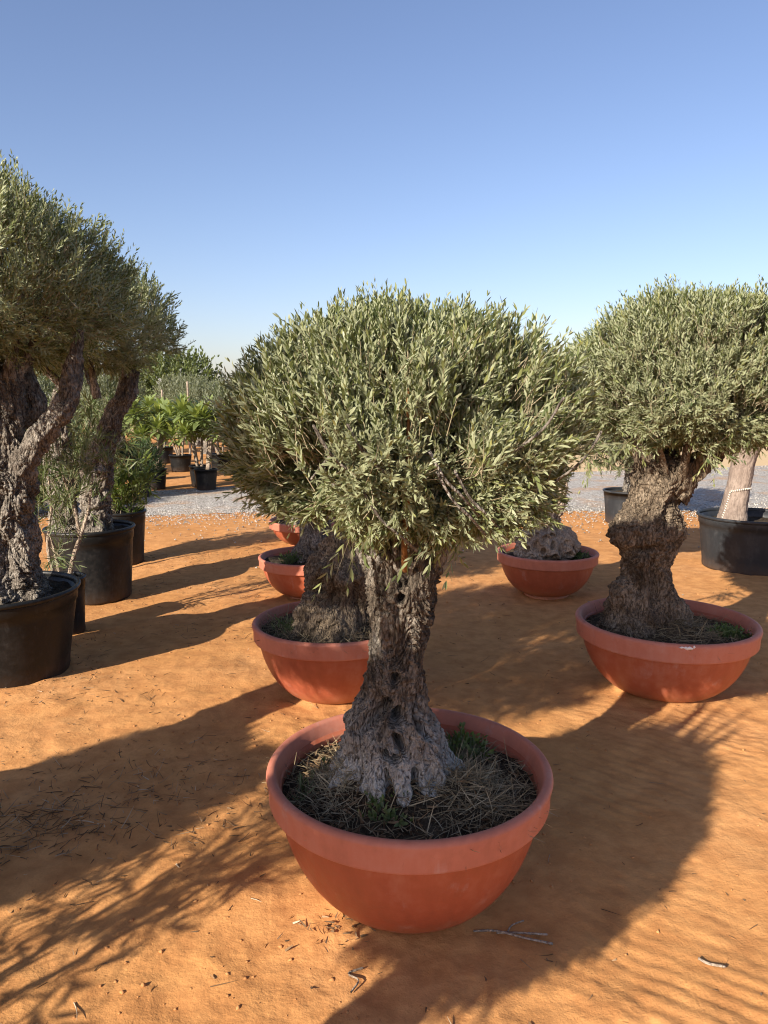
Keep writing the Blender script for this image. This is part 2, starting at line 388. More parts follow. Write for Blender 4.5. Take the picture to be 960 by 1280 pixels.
def shoots_mesh(name, P, O, seed, up=.75, jit=.34, slen=(.10, .20), npair=8, leaf=(.030, .048), wid=.215, mats=None, droop=0.0,
                ang=(.35, .85), stem=.0014, curl=.12, twig=True):
    r = np.random.RandomState(seed); n = len(P)
    D = norm(O * .75 + np.array([0, 0, up]) * (1 - .4 * (O[:, 2:3] < -.2)) + r.normal(0, jit, (n, 3)))
    sl = r.uniform(*slen, n); Bn = norm(r.normal(size=(n, 3))); side0 = norm(np.cross(D, Bn)); side1 = np.cross(D, side0)
    bendv = norm(r.normal(size=(n, 3)) + np.array([0, 0, .3 - droop])) * (sl * .25)[:, None]
    st = r.uniform(0, .75, n) ** 1.2
    BB, LL, NN, ln, tn_ = [], [], [], [], []
    P0 = P - D * (sl * .45)[:, None]
    for j in range(npair):
        t = (j + 1) / npair
        c = P0 + D * (sl * t)[:, None] + bendv * t * t
        for sgn in (1, -1):
            s_ = (side0 if j % 2 == 0 else side1) * sgn
            s_ = norm(s_ + r.normal(0, .25, (n, 3)))
            a = r.uniform(*ang, n)[:, None] * (1.15 - .5 * t)
            l_ = norm(D * np.cos(a) + s_ * np.sin(a) + np.array([0, 0, -droop]))
            BB.append(c); LL.append(l_); NN.append(D - s_ * .5 + r.normal(0, .35, (n, 3)))
            ln.append(r.uniform(*leaf, n) * (1 - .35 * max(0, t - .7) / .3)); tn_.append(np.clip(st + r.normal(0, .14, n) + .12 * t, 0, 1))
        if j == npair - 1:
            BB.append(c); LL.append(norm(D + r.normal(0, .2, (n, 3)))); NN.append(r.normal(size=(n, 3))); ln.append(r.uniform(*leaf, n) * .75)
            tn_.append(np.clip(st + .2, 0, 1))
    B_, L_, N_ = map(np.concatenate, (BB, LL, NN)); ln, tn_ = np.concatenate(ln), np.concatenate(tn_)
    odd = r.uniform(0, 1, len(ln)) < .0012; tn_ = np.where(odd, 1.0, np.minimum(tn_, .96))
    keep = r.uniform(0, 1, len(ln)) < .93
    v, tri, quad, tt = leaves(B_[keep], L_[keep], N_[keep], ln[keep], ln[keep] * wid * r.uniform(.8, 1.2, keep.sum()), tn_[keep], curl)
    me = mk_mesh(name, v, [tri, quad], [mats], tt, shade=False)
    if not twig: return me, None
    tw = ribbons('twigs', P0 - D * (sl * .3)[:, None], D, sl * 1.2, np.full(n, stem), M['twig'], seed + 1, .15, 2, parent='mesh', tubes=True)
    return me, tw

def olive_crown(rad3, nsh, seed, low=.6, lump=.10, gap=.10, shell=.5, inner=0, mat='olive', leaf=(.030, .048), slen=(.09, .17), npair=8, up=.75, lf=2.2, wid=.215, ne=2.3):
    r = np.random.RandomState(seed)
    P, O = crown_points(r, nsh, np.array(rad3), shell, ne, low, lump, lf, gap, seed, inner)
    return shoots_mesh('foliage', P, O, seed, up=up, slen=slen, npair=npair, leaf=leaf, mats=M[mat], wid=wid)

# ------------------------------------------------------------------ trunks and branches
def interp_path(pts, t):
    pts = np.asarray(pts, float); k = np.linspace(0, 1, len(pts)); out = []
    for i in range(pts.shape[1]):
        m = np.gradient(pts[:, i], k); j = np.clip(np.searchsorted(k, t, 'right') - 1, 0, len(k) - 2)
        h = k[j + 1] - k[j]; s = (t - k[j]) / h
        out.append((2*s**3-3*s**2+1)*pts[j, i] + (s**3-2*s**2+s)*h*m[j] + (-2*s**3+3*s**2)*pts[j+1, i] + (s**3-s**2)*h*m[j+1])
    return np.stack(out, -1)
def trunk_mesh(name, keys, nu, nv, seed, mat, feats=(), gnarl=1.0, twist=.8, lobes=.10, fine=1.0, upright=True):
    """keys: (x, y, z, r) from the root up; feats: (theta, z, size across, size along, tilt, depth)"""
    t = np.linspace(0, 1, nv); K = interp_path(keys, t); c, R = K[:, :3], np.maximum(K[:, 3], .004)
    T = norm(np.gradient(c, axis=0))
    if upright: T = norm(T * [.35, .35, 1])
    ref = np.array([0, -1.0, 0]); F_ = norm(ref - T * (T @ ref)[:, None])        # theta = 0 looks to the camera side
    Rt = np.cross(T, F_) * -1.0
    Rt = np.where((Rt[:, 0:1] < 0), -Rt, Rt) if upright else Rt
    th = np.linspace(0, 2 * pi, nu, endpoint=False)
    TH, ZZ = np.meshgrid(th, c[:, 2]); _, RR = np.meshgrid(th, R); _, TT = np.meshgrid(th, np.arange(nv))
    tw = twist * (ZZ - ZZ.min())
    cx, sx_ = np.cos(TH + tw), np.sin(TH + tw)
    sc = 1.0 / max(R.mean(), .02)
    lob = np.zeros_like(TH); rr = np.random.RandomState(seed)
    for k_, am in ((2, .5), (3, .8), (5, .6), (8, .25)):
        lob += am * np.sin(k_ * (TH + tw) + rr.uniform(0, 6.28) + 1.4 * noise(ZZ * sc * .35 + k_, seed * .37, 0.5))
    d = np.minimum(RR, .18) * lobes * lob * .5
    nx, ny, nz = cx * 1.0, sx_ * 1.0, (ZZ * sc)
    d += np.minimum(RR, .18) * .11 * gnarl * fbm(nx * 1.3 + seed, ny * 1.3, nz * .9, 3)
    wx = nx + .35 * noise(nx * 1.6, ny * 1.6, nz * .8 + seed); wz = nz + .35 * noise(nx * 1.6 + 7, ny * 1.6, nz * .8)
    d += np.minimum(RR, .16) * .17 * gnarl * (billow(wx * 1.25 + seed, ny * 1.25, wz * .62 + 3, 2) - 1.15)          # swellings parted by deep folds
    clear = np.ones_like(TH)
    for (ft, fz, sa, sz, tl, am) in feats:
        if am < -.03: clear = np.minimum(clear, 1 - .45 * np.exp(-((((TH - ft + pi) % (2 * pi) - pi) * RR / (sa * 1.6)) ** 2 + ((ZZ - fz) / (sz * 1.6)) ** 2) ** 2))
    rough_ = .55 + .9 * np.clip(noise(nx * 1.2 + 4, ny * 1.2 + seed, nz * .8) + .5, 0, 1)
    tall = .30 + .5 * np.clip(noise(nx * .7 + 9, ny * .7, nz * .6 + seed) + .3, 0, 1)               # bark plates: long in places, square in others
    bx_, by_ = cx * RR, sx_ * RR; wob_ = .5 * noise(bx_ * 22, by_ * 22 + seed, ZZ * 14)
    d += .0110 * fine * clear * rough_ * (billow(bx_ * 26 + seed + wob_, by_ * 26, ZZ * 26 * tall + wob_, 3) - 1.0)
    d += .0045 * fine * fbm(bx_ * 75, by_ * 75 + seed, ZZ * 62, 3)
    for (ft, fz, sa, sz, tl, am) in sorted(feats, key=lambda f_: -f_[5]):
        du = (TH - ft + pi) % (2 * pi) - pi
        a = du * RR; bz = ZZ - fz
        wob = .3 * sa * noise(cx * RR * 40, sx_ * RR * 40 + fz * 9, ZZ * 40)
        a2 = a * cos(tl) + bz * sin(tl) + wob; b2 = -a * sin(tl) + bz * cos(tl)
        g = np.exp(-((a2 / sa) ** 2 + (b2 / sz) ** 2) ** (2.0 if am < -.03 else 1.3))
        if am < -.03:                                         # a hollow: the wall gives way to a pit, with an uneven callus lip
            q = np.sqrt((a2 / sa) ** 2 + (b2 / sz) ** 2)
            d += .006 * np.exp(-((q - 1.35) / .3) ** 2) * (1 + noise(TH * 4, ZZ * 30, ft))
            pit = 1 - smooth(.55, 1.0, q + .18 * noise(cx * RR * 60, sx_ * RR * 60, ZZ * 60))
            d = d * (1 - pit) + max(am, -.085) * pit
        else:
            d += am * g
    rr_ = RR + d
    P = c[TT] + F_[TT] * (rr_ * np.cos(TH))[..., None] + Rt[TT] * (rr_ * np.sin(TH))[..., None]
    V = P.reshape(-1, 3); top = len(V); V = np.concatenate([V, c[-1:] + T[-1:] * R[-1] * .5])
    cap = np.stack([(nv - 1) * nu + np.arange(nu), (nv - 1) * nu + (np.arange(nu) + 1) % nu, np.full(nu, top)], -1)
    return mk_mesh(name, V, [grid_faces(nu, nv, True), cap], [mat])
def limb(parent, keys, seed, mat='bark', nu=20, nv=40, gnarl=1.0, name='branch', fine=.7):
    return obj(name, trunk_mesh(name, keys, nu, nv, seed, M[mat], gnarl=gnarl, twist=2, lobes=.12, fine=fine, upright=False), parent)
def branches_into(parent, base, rad3, cz, n, seed, r0=.035, mat='bark', base_r=.06):
    r = np.random.RandomState(seed)
    for i in range(n):
        a = 2 * pi * (i + r.uniform(-.3, .3)) / n; e = r.uniform(.15, 1.1)
        tip = np.array([cos(a) * cos(e) * rad3[0], sin(a) * cos(e) * rad3[1], sin(e) * rad3[2] * .8]) * r.uniform(.6, .8) + [0, 0, cz]
        st = np.array(base) + [cos(a) * base_r, sin(a) * base_r, -.05]
        mid = (st + tip) / 2 + r.normal(0, .04, 3) + np.array([cos(a), sin(a), .2]) * .04
        rr = r0 * r.uniform(.6, 1.1)
        limb(parent, [(*st, rr * 1.3), (*((st * .6 + mid * .4)), rr), (*mid, rr * .7), (*((mid + tip) / 2), rr * .45), (*tip, rr * .18)], seed * 10 + i, mat, 12, 22, .8)

# ------------------------------------------------------------------ pots
def lathe(name, prof, mat, seg=96, wob=.0, seed=0):
    prof = np.array(prof); th = np.linspace(0, 2 * pi, seg, endpoint=False)
    TH, R = np.meshgrid(th, prof[:, 0]); _, Z = np.meshgrid(th, prof[:, 1])
    R = R * (1 + wob * np.sin(2 * TH + seed) + wob * .6 * np.sin(3 * TH + 2.1 * seed + Z * 3))
    V = np.stack([R * np.cos(TH), R * np.sin(TH), Z], -1).reshape(-1, 3)
    return mk_mesh(name, V, [grid_faces(seg, len(prof), True)], [mat])
def arc(cx, cz, r, a0, a1, n): return [(cx + r * cos(rad(a0 + (a1 - a0) * i / n)), cz + r * sin(rad(a0 + (a1 - a0) * i / n))) for i in range(n + 1)]
def bowl_pot(label, loc, R, h, seed, soil_drop=.055, mounds=(), tilt=(0, 0)):
    t = thing('terracotta_pot', label, 'plant pot', loc, seed * 1.3, 'terracotta bowl pots'); t.rotation_euler[0], t.rotation_euler[1] = tilt
    rb = .44 * R; zr = h - .095 * R / .45                      # foot radius, underside of the rim band
    prof = [(.01, .012), (rb * .8, .012), (rb * .84, -.03), (rb + .006, -.03), (rb + .008, .010), (rb - .002, .016)]
    for i in range(1, 13):
        a = i / 12; prof.append((rb + (R * .925 - rb) * sin(a * pi / 2 * .96) ** .92 / sin(pi / 2 * .96) ** .92, .016 + (zr + .03 - .016) * (1 - cos(a * pi / 2)) ** .80))
    prof += [(R * .925, zr + .05), (R * .90, zr + .05)]
    for i in range(10, -1, -2):
        a = i / 12; prof.append((rb + (R * .90 - rb) * sin(a * pi / 2), .03 + (zr) * (1 - cos(a * pi / 2)) ** .80))
    obj('bowl', lathe('bowl', prof, M['terra'], 96, .004, seed), t)
    rt = .018 * R / .45
    rim = [(R * .925, zr + .004), (R * .955, zr - .002)] + arc(R * .962, zr + .008, .010, 270, 360, 4) + [(R * .985, zr + .045)] + \
          arc(R - rt * .9, h - rt, rt * .95, 5, 150, 10) + [(R * .905, h - .045), (R * .89, zr + .02), (R * .925, zr + .004)]
    obj('rim', lathe('rim', rim, M['terra_rim'], 128, .004, seed), t)
    soil_disc(t, R * .905, h - soil_drop, seed, mounds)
    return t
def soil_h(x, y, z0, seed, mounds):
    s = z0 + .012 * fbm(x * 9 + seed, y * 9, seed * .7, 3) + .006 * fbm(x * 40, y * 40 + seed, 1.0, 2)
    for (mx, my, mr, mh) in mounds: s = s + mh * np.exp(-((x - mx) ** 2 + (y - my) ** 2) / mr ** 2)
    return s
def soil_disc(t, R, z0, seed, mounds, nr=40, ns=110):
    rr = np.linspace(.0, 1, nr) * R; th = np.linspace(0, 2 * pi, ns, endpoint=False); TH, RR = np.meshgrid(th, rr)
    x, y = RR * np.cos(TH), RR * np.sin(TH)
    a = -t.rotation_euler[2]                                    # mounds are given in world directions
    xw, yw = x * cos(-a) - y * sin(-a), x * sin(-a) + y * cos(-a)
    z = soil_h(xw, yw, z0, seed, mounds)
    obj('soil', mk_mesh('soil', np.stack([x, y, z], -1).reshape(-1, 3), [grid_faces(ns, nr, True)], [M['soil']]), t)
def black_pot(label, loc, R, h, seed, mat='black', soil_drop=.05, taper=.82, lug=True, group='black plastic pots'):
    t = thing('black_pot', label, 'plant pot', loc, 0, group)
    rb = R * taper * .985; hb = .10 * h
    o = [(.01, .012), (rb - .02, .012), (rb - .012, 0), (rb, .003), (rb + .004, .02)]
    for k in range(1, 9): o.append((rb + (R * .945 - rb) * k / 9, .02 + (h - hb * 1.9 - .02) * k / 9))
    o += [(R * .945, h - hb * 1.8), (R * .965, h - hb * 1.72), (R * .97, h - hb * .7), (R * .97, h - .03), (R * .93, h - .03)]
    for k in range(8, -1, -2): o.append((rb - .012 + (R * .93 - rb) * k / 9, .02 + (h - .05) * k / 9))
    obj('body', lathe('body', o, M[mat], 80, .006, seed), t)
    w = .014
    rim = [(R * .968, h - hb * .55), (R * .985, h - hb * .6), (R, h - hb * .5)] + arc(R - w * .6, h - w, w, 0, 165, 8) + [(R * .93, h - .04), (R * .968, h - hb * .55)]
    obj('rim', lathe('rim', rim, M[mat], 96, .006, seed), t)
    if lug:                                                     # moulded drain feet
        pass
    soil_disc(t, R * .935, h - soil_drop, seed, (), 24, 70)
    return t

def straw_on(name, cx, cy, z0, seed, mounds, n, R, region, length=(.03, .10), width=(.0008, .002), rise=.35, tint=(0, 1), mat='straw', soilseed=0, bend=.5):
    r = np.random.RandomState(seed); pts = []
    while len(pts) < n:
        a = r.uniform(0, 2 * pi); q = R * math.sqrt(r.uniform(0, 1)); x, y = q * cos(a), q * sin(a)
        if r.uniform() < region(x, y): pts.append((x, y))
    pts = np.array(pts); z = soil_h(pts[:, 0], pts[:, 1], z0, soilseed, mounds)
    P = np.stack([pts[:, 0] + cx, pts[:, 1] + cy, z + .004], -1)
    D = r.normal(size=(n, 3)); D[:, 2] = np.abs(r.normal(0, rise, n))
    return ribbons(name, P, D, r.uniform(*length, n), r.uniform(*width, n), M[mat], seed, bend, 4, tint=r.uniform(*tint, n))
def weed(label, loc, seed, rad3, n, mat='weed', leaf=(.016, .032), wid=.42, slen=(.03, .07), name='weed', cat='weed', group='green weeds'):
    r = np.random.RandomState(seed); P, O = crown_points(r, n, np.array(rad3), .2, 2.0, .1, .2, 2, 0, seed)
    P[:, 2] = np.abs(P[:, 2])
    me, tw = shoots_mesh('leaf_mass', P, O, seed, up=.8, slen=slen, npair=4, leaf=leaf, wid=wid, mats=M[mat], stem=.0008)
    t = thing(name, label, cat, loc, 0, group)
    obj('leaf_mass', me, t, kind='stuff'); obj('stem_mass', tw, t, kind='stuff')
    return t

# ================================================================== MAIN OLIVE (foreground)
GR = 'olive trees in pots'
MX, MY = .08, 2.305; mz = gz(MX, MY) - .004
MR, MH = .453, .446
m_mounds = ((-.02, -.04, .20, .06), (-.04, -.19, .09, .035), (.16, -.12, .12, .05), (-.19, -.07, .075, .085), (0, -.3, .2, .03))
bowl_pot('terracotta bowl pot nearest the camera, holding the big gnarled olive', (MX, MY, mz), MR, MH, 1, .085, m_mounds)
t = thing('olive_tree', 'gnarled olive with a wide trimmed dome crown in the foremost terracotta bowl', 'olive tree', (MX, MY, mz), 0, GR)
def FT(px, py, keys, ycam, cx0):
    """photo point on the near face of a trunk -> (theta, z)"""
    v = (py - 640) / 960; dep = rad(8.6) + math.atan(v)
    Rm = .12
    for _ in range(4):
        y = ycam - Rm * .9; z = CAM_H - y * math.tan(dep)
        kz = [k[2] for k in keys]; Rm = float(np.interp(z - mz, kz, [k[3] for k in keys])); xc = float(np.interp(z - mz, kz, [k[0] for k in keys]))
    zc = y * cos(rad(8.6)) - (z - CAM_H) * sin(rad(8.6)); x = (px - 480) / 960 * zc - cx0 - xc
    return math.asin(max(-.95, min(.95, x / Rm))), z - mz
tk = [(a_, b_, c_, d_ * float(np.interp(c_, [.4, .5, .6, .72, .9, 1.0], [1.10, 1.04, .98, .92, .92, 1.0]))) for a_, b_, c_, d_ in [(-.035, -.01, .26, .26), (-.035, -.01, .36, .215), (-.04, -.01, .44, .185), (-.05, -.005, .52, .158), (-.058, 0, .61, .135), (-.050, 0, .69, .108),
      (-.040, 0, .78, .094), (-.033, 0, .87, .093), (-.026, 0, .96, .098), (-.018, 0, 1.05, .108), (-.012, 0, 1.16, .10)]]
fe = []
def F(px, py, wpx, hpx, tl, am):
    th, z = FT(px, py, tk, MY, MX); fe.append((th, z, wpx * .0030, hpx * .0030, tl, am * (2.4 if am < 0 else 1.15)))
F(501, 746, 5, 6, 0, -.024); F(516, 757, 26, 22, .2, .020)                    # upper knot and its swelling
F(494, 846, 6, 8, -.3, -.022); F(499, 846, 26, 22, 0, .018)
F(476, 888, 8, 17, -.5, -.050); F(497, 891, 8, 10, 0, -.045); F(519, 905, 6, 10, .1, -.04); F(527, 918, 6, 9, .2, -.035)
F(457, 906, 6, 15, -.35, -.035); F(483, 938, 4, 6, 0, -.026); F(495, 943, 7, 5, .2, -.026); F(499, 925, 5, 14, .35, -.030); F(449, 880, 5, 9, -.2, -.018)
F(487, 900, 6, 20, 0, .016); F(509, 912, 7, 24, .05, .018); F(534, 945, 9, 40, .35, .022); F(470, 945, 10, 24, 0, .014)
F(502, 985, 10, 30, -.1, .024); F(475, 995, 8, 26, .2, .016); F(488, 990, 5, 24, .1, -.02); F(520, 990, 6, 26, -.2, -.022)
F(440, 940, 8, 40, -.2, .02); F(428, 960, 5, 30, -.1, -.02); F(482, 800, 7, 40, .0, .008); F(520, 810, 6, 45, 0, .007)
F(505, 705, 12, 24, 0, -.030); F(480, 705, 12, 30, .1, .016); F(530, 700, 12, 30, -.2, .018)
obj('trunk', trunk_mesh('trunk', tk, 340, 400, 5, M['bark_main'], fe, .75, .5, .07, 1.0), t)
for i, (a, ln_) in enumerate(((.85, .20), (1.25, .22), (1.65, .2), (-1.2, .10))):   # surface roots
    dx, dy = sin(a), -cos(a)
    limb(t, [(-.035 + dx * .13, dy * .13, .425, .022), (-.03 + dx * .19, dy * .19, .395, .015), (-.02 + dx * .25 + .01 * (i % 3), dy * .25, .37, .010), (dx * (.2 + ln_ * .6), dy * (.2 + ln_ * .6), .355, .005)], 60 + i, 'bark_pale' if i < 3 else 'bark', 14, 30, 1.0, 'root')
CZ = 1.47 - mz
limb(t, [(-.05, .02, 1.02, .062), (-.12, .03, 1.14, .055), (-.20, .04, 1.27, .038), (-.27, .04, 1.42, .02), (-.30, .04, 1.6, .008)], 31)
limb(t, [(.02, .0, 1.04, .066), (.07, .0, 1.15, .056), (.16, .0, 1.27, .042), (.26, -.02, 1.4, .022), (.33, -.03, 1.55, .008)], 32)
limb(t, [(-.02, .04, 1.05, .06), (0, .1, 1.2, .05), (.02, .18, 1.4, .03), (.02, .2, 1.65, .01)], 33)
branches_into(t, (-.015, 0, 1.12), (.53, .5, .45), CZ - .05, 13, 34, .02, 'bark', .07)
st = limb(t, [(-.02, -.12, 1.10, .009), (-.025, -.30, 1.24, .009), (-.02, -.37, 1.34, .0075), (-.02, -.375, 1.48, .006), (-.02, -.36, 1.62, .003)], 35, 'rust', 10, 30, .25, 'stem', .2)
st['label'] = 'thin rust orange upright stem'
r = np.random.RandomState(77)
for i in range(9):                                             # bare forked twigs that show in front of the leaves
    x, z = r.uniform(-.3, .38), r.uniform(1.2, 1.5); y = -.5 * math.sqrt(max(.1, 1 - (x / .56) ** 2 - ((z - 1.45) / .5) ** 2)) + .02
    s = r.choice((-1, 1))
    limb(t, [(x, y + .14, z - .06, .003), (x + s * .05, y + .05, z, .0024), (x + s * .10, y + .02, z + .05, .0018), (x + s * .14, y + .01, z + .12, .0010)], 200 + i, 'bark', 8, 12, .5, 'twig', .1)
fol, twg = olive_crown((.50, .46, .345), 9200, 21, ne=2.35, low=.74, lump=.14, gap=.20, shell=.60, inner=.13, up=.7, leaf=(.021, .038), slen=(.05, .12))
MAINF, MAINT = fol, twg
obj('foliage', fol, t, (-.015, 0, CZ), 'stuff'); obj('twig_mass', twg, t, (-.015, 0, CZ), 'stuff')
# shoots hanging under the crown
def hang(parent, pts, seed, n=8, spread=.035, mat='olive', leaf=(.03, .05), droop=.2):
    r = np.random.RandomState(seed); P = []
    for p in pts: P.append(np.array(p) + r.normal(0, spread, (n, 3)))
    P = np.concatenate(P); O = norm(r.normal(size=P.shape) * [.7, .7, .3] + [0, -.35, -.35])
    me, tw = shoots_mesh('hanging_foliage', P, O, seed, up=-.1, jit=.5, mats=M[mat], leaf=leaf, droop=droop)
    obj('hanging_foliage', me, parent, kind='stuff'); obj('twig_mass', tw, parent, kind='stuff')
hang(t, [(.10, -.20, 1.21), (.16, -.16, 1.21), (.06, -.26, 1.23), (-.18, -.2, 1.24)], 25, 6, .025, droop=.12)
# litter in the main bowl
z0 = mz + MH - .085
straw_on('dry_grass', MX, MY, z0 + .004, 41, m_mounds, 2300, .40, lambda x, y: .12 + 1.0 * math.exp(-((x - .2) ** 2 + (y + .12) ** 2) / .022) , (.03, .11), (.0007, .0018), .30, (.15, .9), soilseed=1)['label'] = 'tangle of dry grass and fine roots on the right of the foremost bowl'
straw_on('dry_grass', MX, MY, z0 + .005, 42, m_mounds, 1000, .40, lambda x, y: math.exp(-((x + .20) ** 2 + (y + .07) ** 2) / .008), (.02, .06), (.0008, .002), .6, (.65, 1.0), soilseed=1)['label'] = 'pale straw heap left of the foremost olive trunk'  # sunlight on this heap is put into the paler straw tint
straw_on('leaf_litter', MX, MY, z0 + .002, 43, m_mounds, 1100, .40, lambda x, y: .8 if x < .05 else .3, (.015, .045), (.002, .0045), .25, (0, .8), 'litter', soilseed=1)['label'] = 'dark fallen leaves covering the soil of the foremost bowl'
weed('low green weed at the front foot of the foremost olive trunk', (MX - .06, MY - .25, z0 + .02), 51, (.07, .045, .07), 60)
weed('green weed at the back right inside the foremost bowl', (MX + .19, MY + .17, z0), 52, (.08, .06, .10), 80)
weed('pale spiky grass tuft on the left of the foremost bowl', (MX - .33, MY - .08, z0), 53, (.04, .03, .03), 10, 'narrow', (.03, .055), .12)
weed('tiny green sprout behind the straw heap of the foremost bowl', (MX - .27, MY + .06, z0), 54, (.02, .02, .03), 8)

# ================================================================== RIGHT OLIVE
RX, RY = 1.53, 4.04; rz = gz(RX, RY) - .006
r_mounds = ((-.08, .0, .22, .09), (.0, -.2, .22, .05))
bowl_pot('terracotta bowl pot with a white chip on its rim, right side', (RX, RY, rz), .475, .409, 2, .08, r_mounds)
t = thing('olive_tree', 'thick trunked olive in the right terracotta bowl with chipped rim', 'olive tree', (RX, RY, rz), 0, GR)
rk = [(a_, b_, c_, d_ * .86) for a_, b_, c_, d_ in [(-.09, 0, .24, .33), (-.10, 0, .36, .28), (-.12, 0, .44, .235), (-.135, 0, .53, .20), (-.115, 0, .62, .158), (-.125, 0, .70, .142), (-.12, 0, .79, .172), (-.125, 0, .87, .208),
      (-.115, 0, .96, .188), (-.09, 0, 1.06, .150), (-.055, 0, 1.16, .165), (-.04, 0, 1.26, .16)]]
rf = [(-.95, .88, .11, .085, 0, .05), (1.0, .92, .05, .07, 0, .035), (-.5, .76, .07, .05, .3, .03), (-.55, .815, .09, .018, .15, -.03), (.1, .62, .05, .12, 0, -.03),
      (-.25, .6, .03, .14, .1, .03), (.45, .62, .035, .16, -.1, .03), (.2, 1.0, .02, .09, 0, -.02), (-1.2, .58, .06, .07, 0, .05), (.9, .75, .05, .12, .2, -.02), (.3, .88, .025, .06, .4, -.016),
      (-.1, 1.12, .03, .05, 0, .02), (1.2, .5, .06, .08, 0, .035), (-.7, .5, .05, .06, 0, -.025)]
obj('trunk', trunk_mesh('trunk', rk, 300, 340, 9, M['bark_warm'], rf, 1.0, -.6, .08, 1.25), t)
limb(t, [(-.02, -.02, 1.10, .10), (.06, -.03, 1.19, .075), (.16, -.03, 1.28, .062), (.25, -.02, 1.36, .05), (.33, 0, 1.5, .025)], 41, 'bark_warm', 40, 60, 1.4)
limb(t, [(-.06, 0, 1.12, .11), (-.12, 0, 1.24, .085), (-.2, 0, 1.36, .05), (-.3, 0, 1.55, .02)], 42, 'bark_warm', 30, 40, 1.3)
limb(t, [(-.04, .05, 1.14, .1), (0, .1, 1.3, .06), (.03, .15, 1.6, .02)], 43, 'bark_warm')
RC = (.13, 0, 1.63)
branches_into(t, (-.02, 0, 1.22), (.6, .55, .45), RC[2] - .05, 10, 44, .024, 'bark_warm', .1)
RF, RT = olive_crown((.66, .6, .45), 9400, 22, ne=2.4, low=.62, lump=.13, gap=.18, shell=.64, inner=.2, up=.7, leaf=(.024, .042), slen=(.06, .13))
obj('foliage', RF, t, RC, 'stuff'); obj('twig_mass', RT, t, RC, 'stuff')
hang(t, [(.02, -.32, 1.33), (.1, -.3, 1.33), (-.3, -.2, 1.36), (.28, -.2, 1.42), (-.44, -.05, 1.33), (-.46, .05, 1.25)], 26, 8)
z0 = rz + .409 - .08
straw_on('dry_grass', RX, RY, z0, 45, r_mounds, 1300, .42, lambda x, y: .25 + .9 * math.exp(-((x - .02) ** 2 + (y + .2) ** 2) / .03), (.03, .11), (.001, .002), .3, (.0, .7), soilseed=2)['label'] = 'dry grass tangle in the right bowl under the thick trunk'
weed('low green weed patch at the right edge of the chipped bowl', (RX + .28, RY - .13, z0), 55, (.11, .06, .035), 120)
pc = obj('rim_chip', blobs('rim_chip', np.array([(0, 0, 0), (.012, -.001, .002), (-.012, .001, .002), (.022, 0, .006), (.004, 0, -.004)]), np.array([.010, .012, .009, .007, .008]), M['chip'], 5, .8).data)
for o in [o for o in COL.objects if o.name.startswith('rim_chip')]:
    if o is not pc: bpy.data.objects.remove(o)
pc.name = 'rim_chip'; pot_r = [o for o in COL.objects if o.get('label', '').startswith('terracotta bowl pot with a white chip')][0]
pc.parent = pot_r; pc['label'] = 'white scuffed chip'; pc.scale = (1.7, .4, 1.3)
_a = math.atan2(-.468, -.07) - pot_r.rotation_euler[2]; pc.location = (.473 * cos(_a), .473 * sin(_a), .392); pc.rotation_euler = (0, 0, _a + pi / 2)

# ================================================================== THE TERRACOTTA ROW BEHIND
def simple_olive(label, loc, keys, seed, crown, cz, rz_=0, sc=(1, 1, 1), bark='bark', feats=(), foliage=None, nbr=5, nu=110, nv=120, gnarl=1.3, off=(0, 0)):
    t = thing('olive_tree', label, 'olive tree', loc, 0, GR)
    obj('trunk', trunk_mesh('trunk', keys, nu, nv, seed, M[bark], feats, gnarl, .7, .10, 1.3), t)
    top = keys[-1]
    branches_into(t, (top[0], top[1], top[2]), crown, cz, nbr, seed, .025, bark, top[3] * .6)
    f, w = foliage
    for nm, me in (('foliage', f), ('twig_mass', w)):
        if me is None: continue
        o = obj(nm, me, t, (off[0], off[1], cz), 'stuff'); o.rotation_euler = (0, 0, rz_); o.scale = sc
    return t
AX, AY = -.27, 3.98; az = gz(AX, AY) - .005
a_m = ((.05, 0, .2, .06), (-.1, -.1, .1, .02))
bowl_pot('second terracotta bowl of the row, partly hidden by the foremost trunk', (AX, AY, az), .43, .415, 3, .06, a_m)
simple_olive('dark shaggy olive trunk directly behind the foremost olive', (AX, AY, az), [(.0, 0, .25, .30), (.01, 0, .36, .265), (.02, 0, .46, .225), (.05, 0, .57, .185), (.06, 0, .66, .19), (.09, 0, .76, .165), (.13, 0, .88, .13), (.15, 0, 1.02, .115), (.15, 0, 1.15, .11)],
             13, (.5, .48, .4), 1.45, 1.1, (.92, .92, .9), 'bark_warm', [(-.7, .70, .07, .06, 0, .07), (-.25, .56, .05, .06, .2, -.06), (.05, .68, .06, .05, 0, .05), (-1.0, .52, .05, .08, .3, .06), (.3, .5, .04, .1, .3, -.05), (-.5, .47, .04, .09, -.2, .05), (-.75, .60, .05, .02, .2, -.05), (-.1, .8, .04, .06, 0, -.04)], (MAINF, MAINT), 5, 180, 180, 1.7, (.1, .15))
straw_on('dry_grass', AX, AY, az + .36, 46, a_m, 1200, .39, lambda x, y: 1.0 if y < .1 else .3, (.03, .12), (.001, .0022), .4, (0, .8), soilseed=3)['label'] = 'dry grass tangle in the second bowl of the row'
weed('grey green weed clump on the left of the second bowl', (AX - .22, AY - .10, az + .36), 56, (.10, .07, .06), 80, 'narrow', (.015, .03), .25)
BX, BY = -.62, 6.13; bz = gz(BX, BY)
bowl_pot('third terracotta bowl of the left row under the crown edge', (BX, BY, bz), .40, .33, 4, .05, ((.0, 0, .15, .04),))
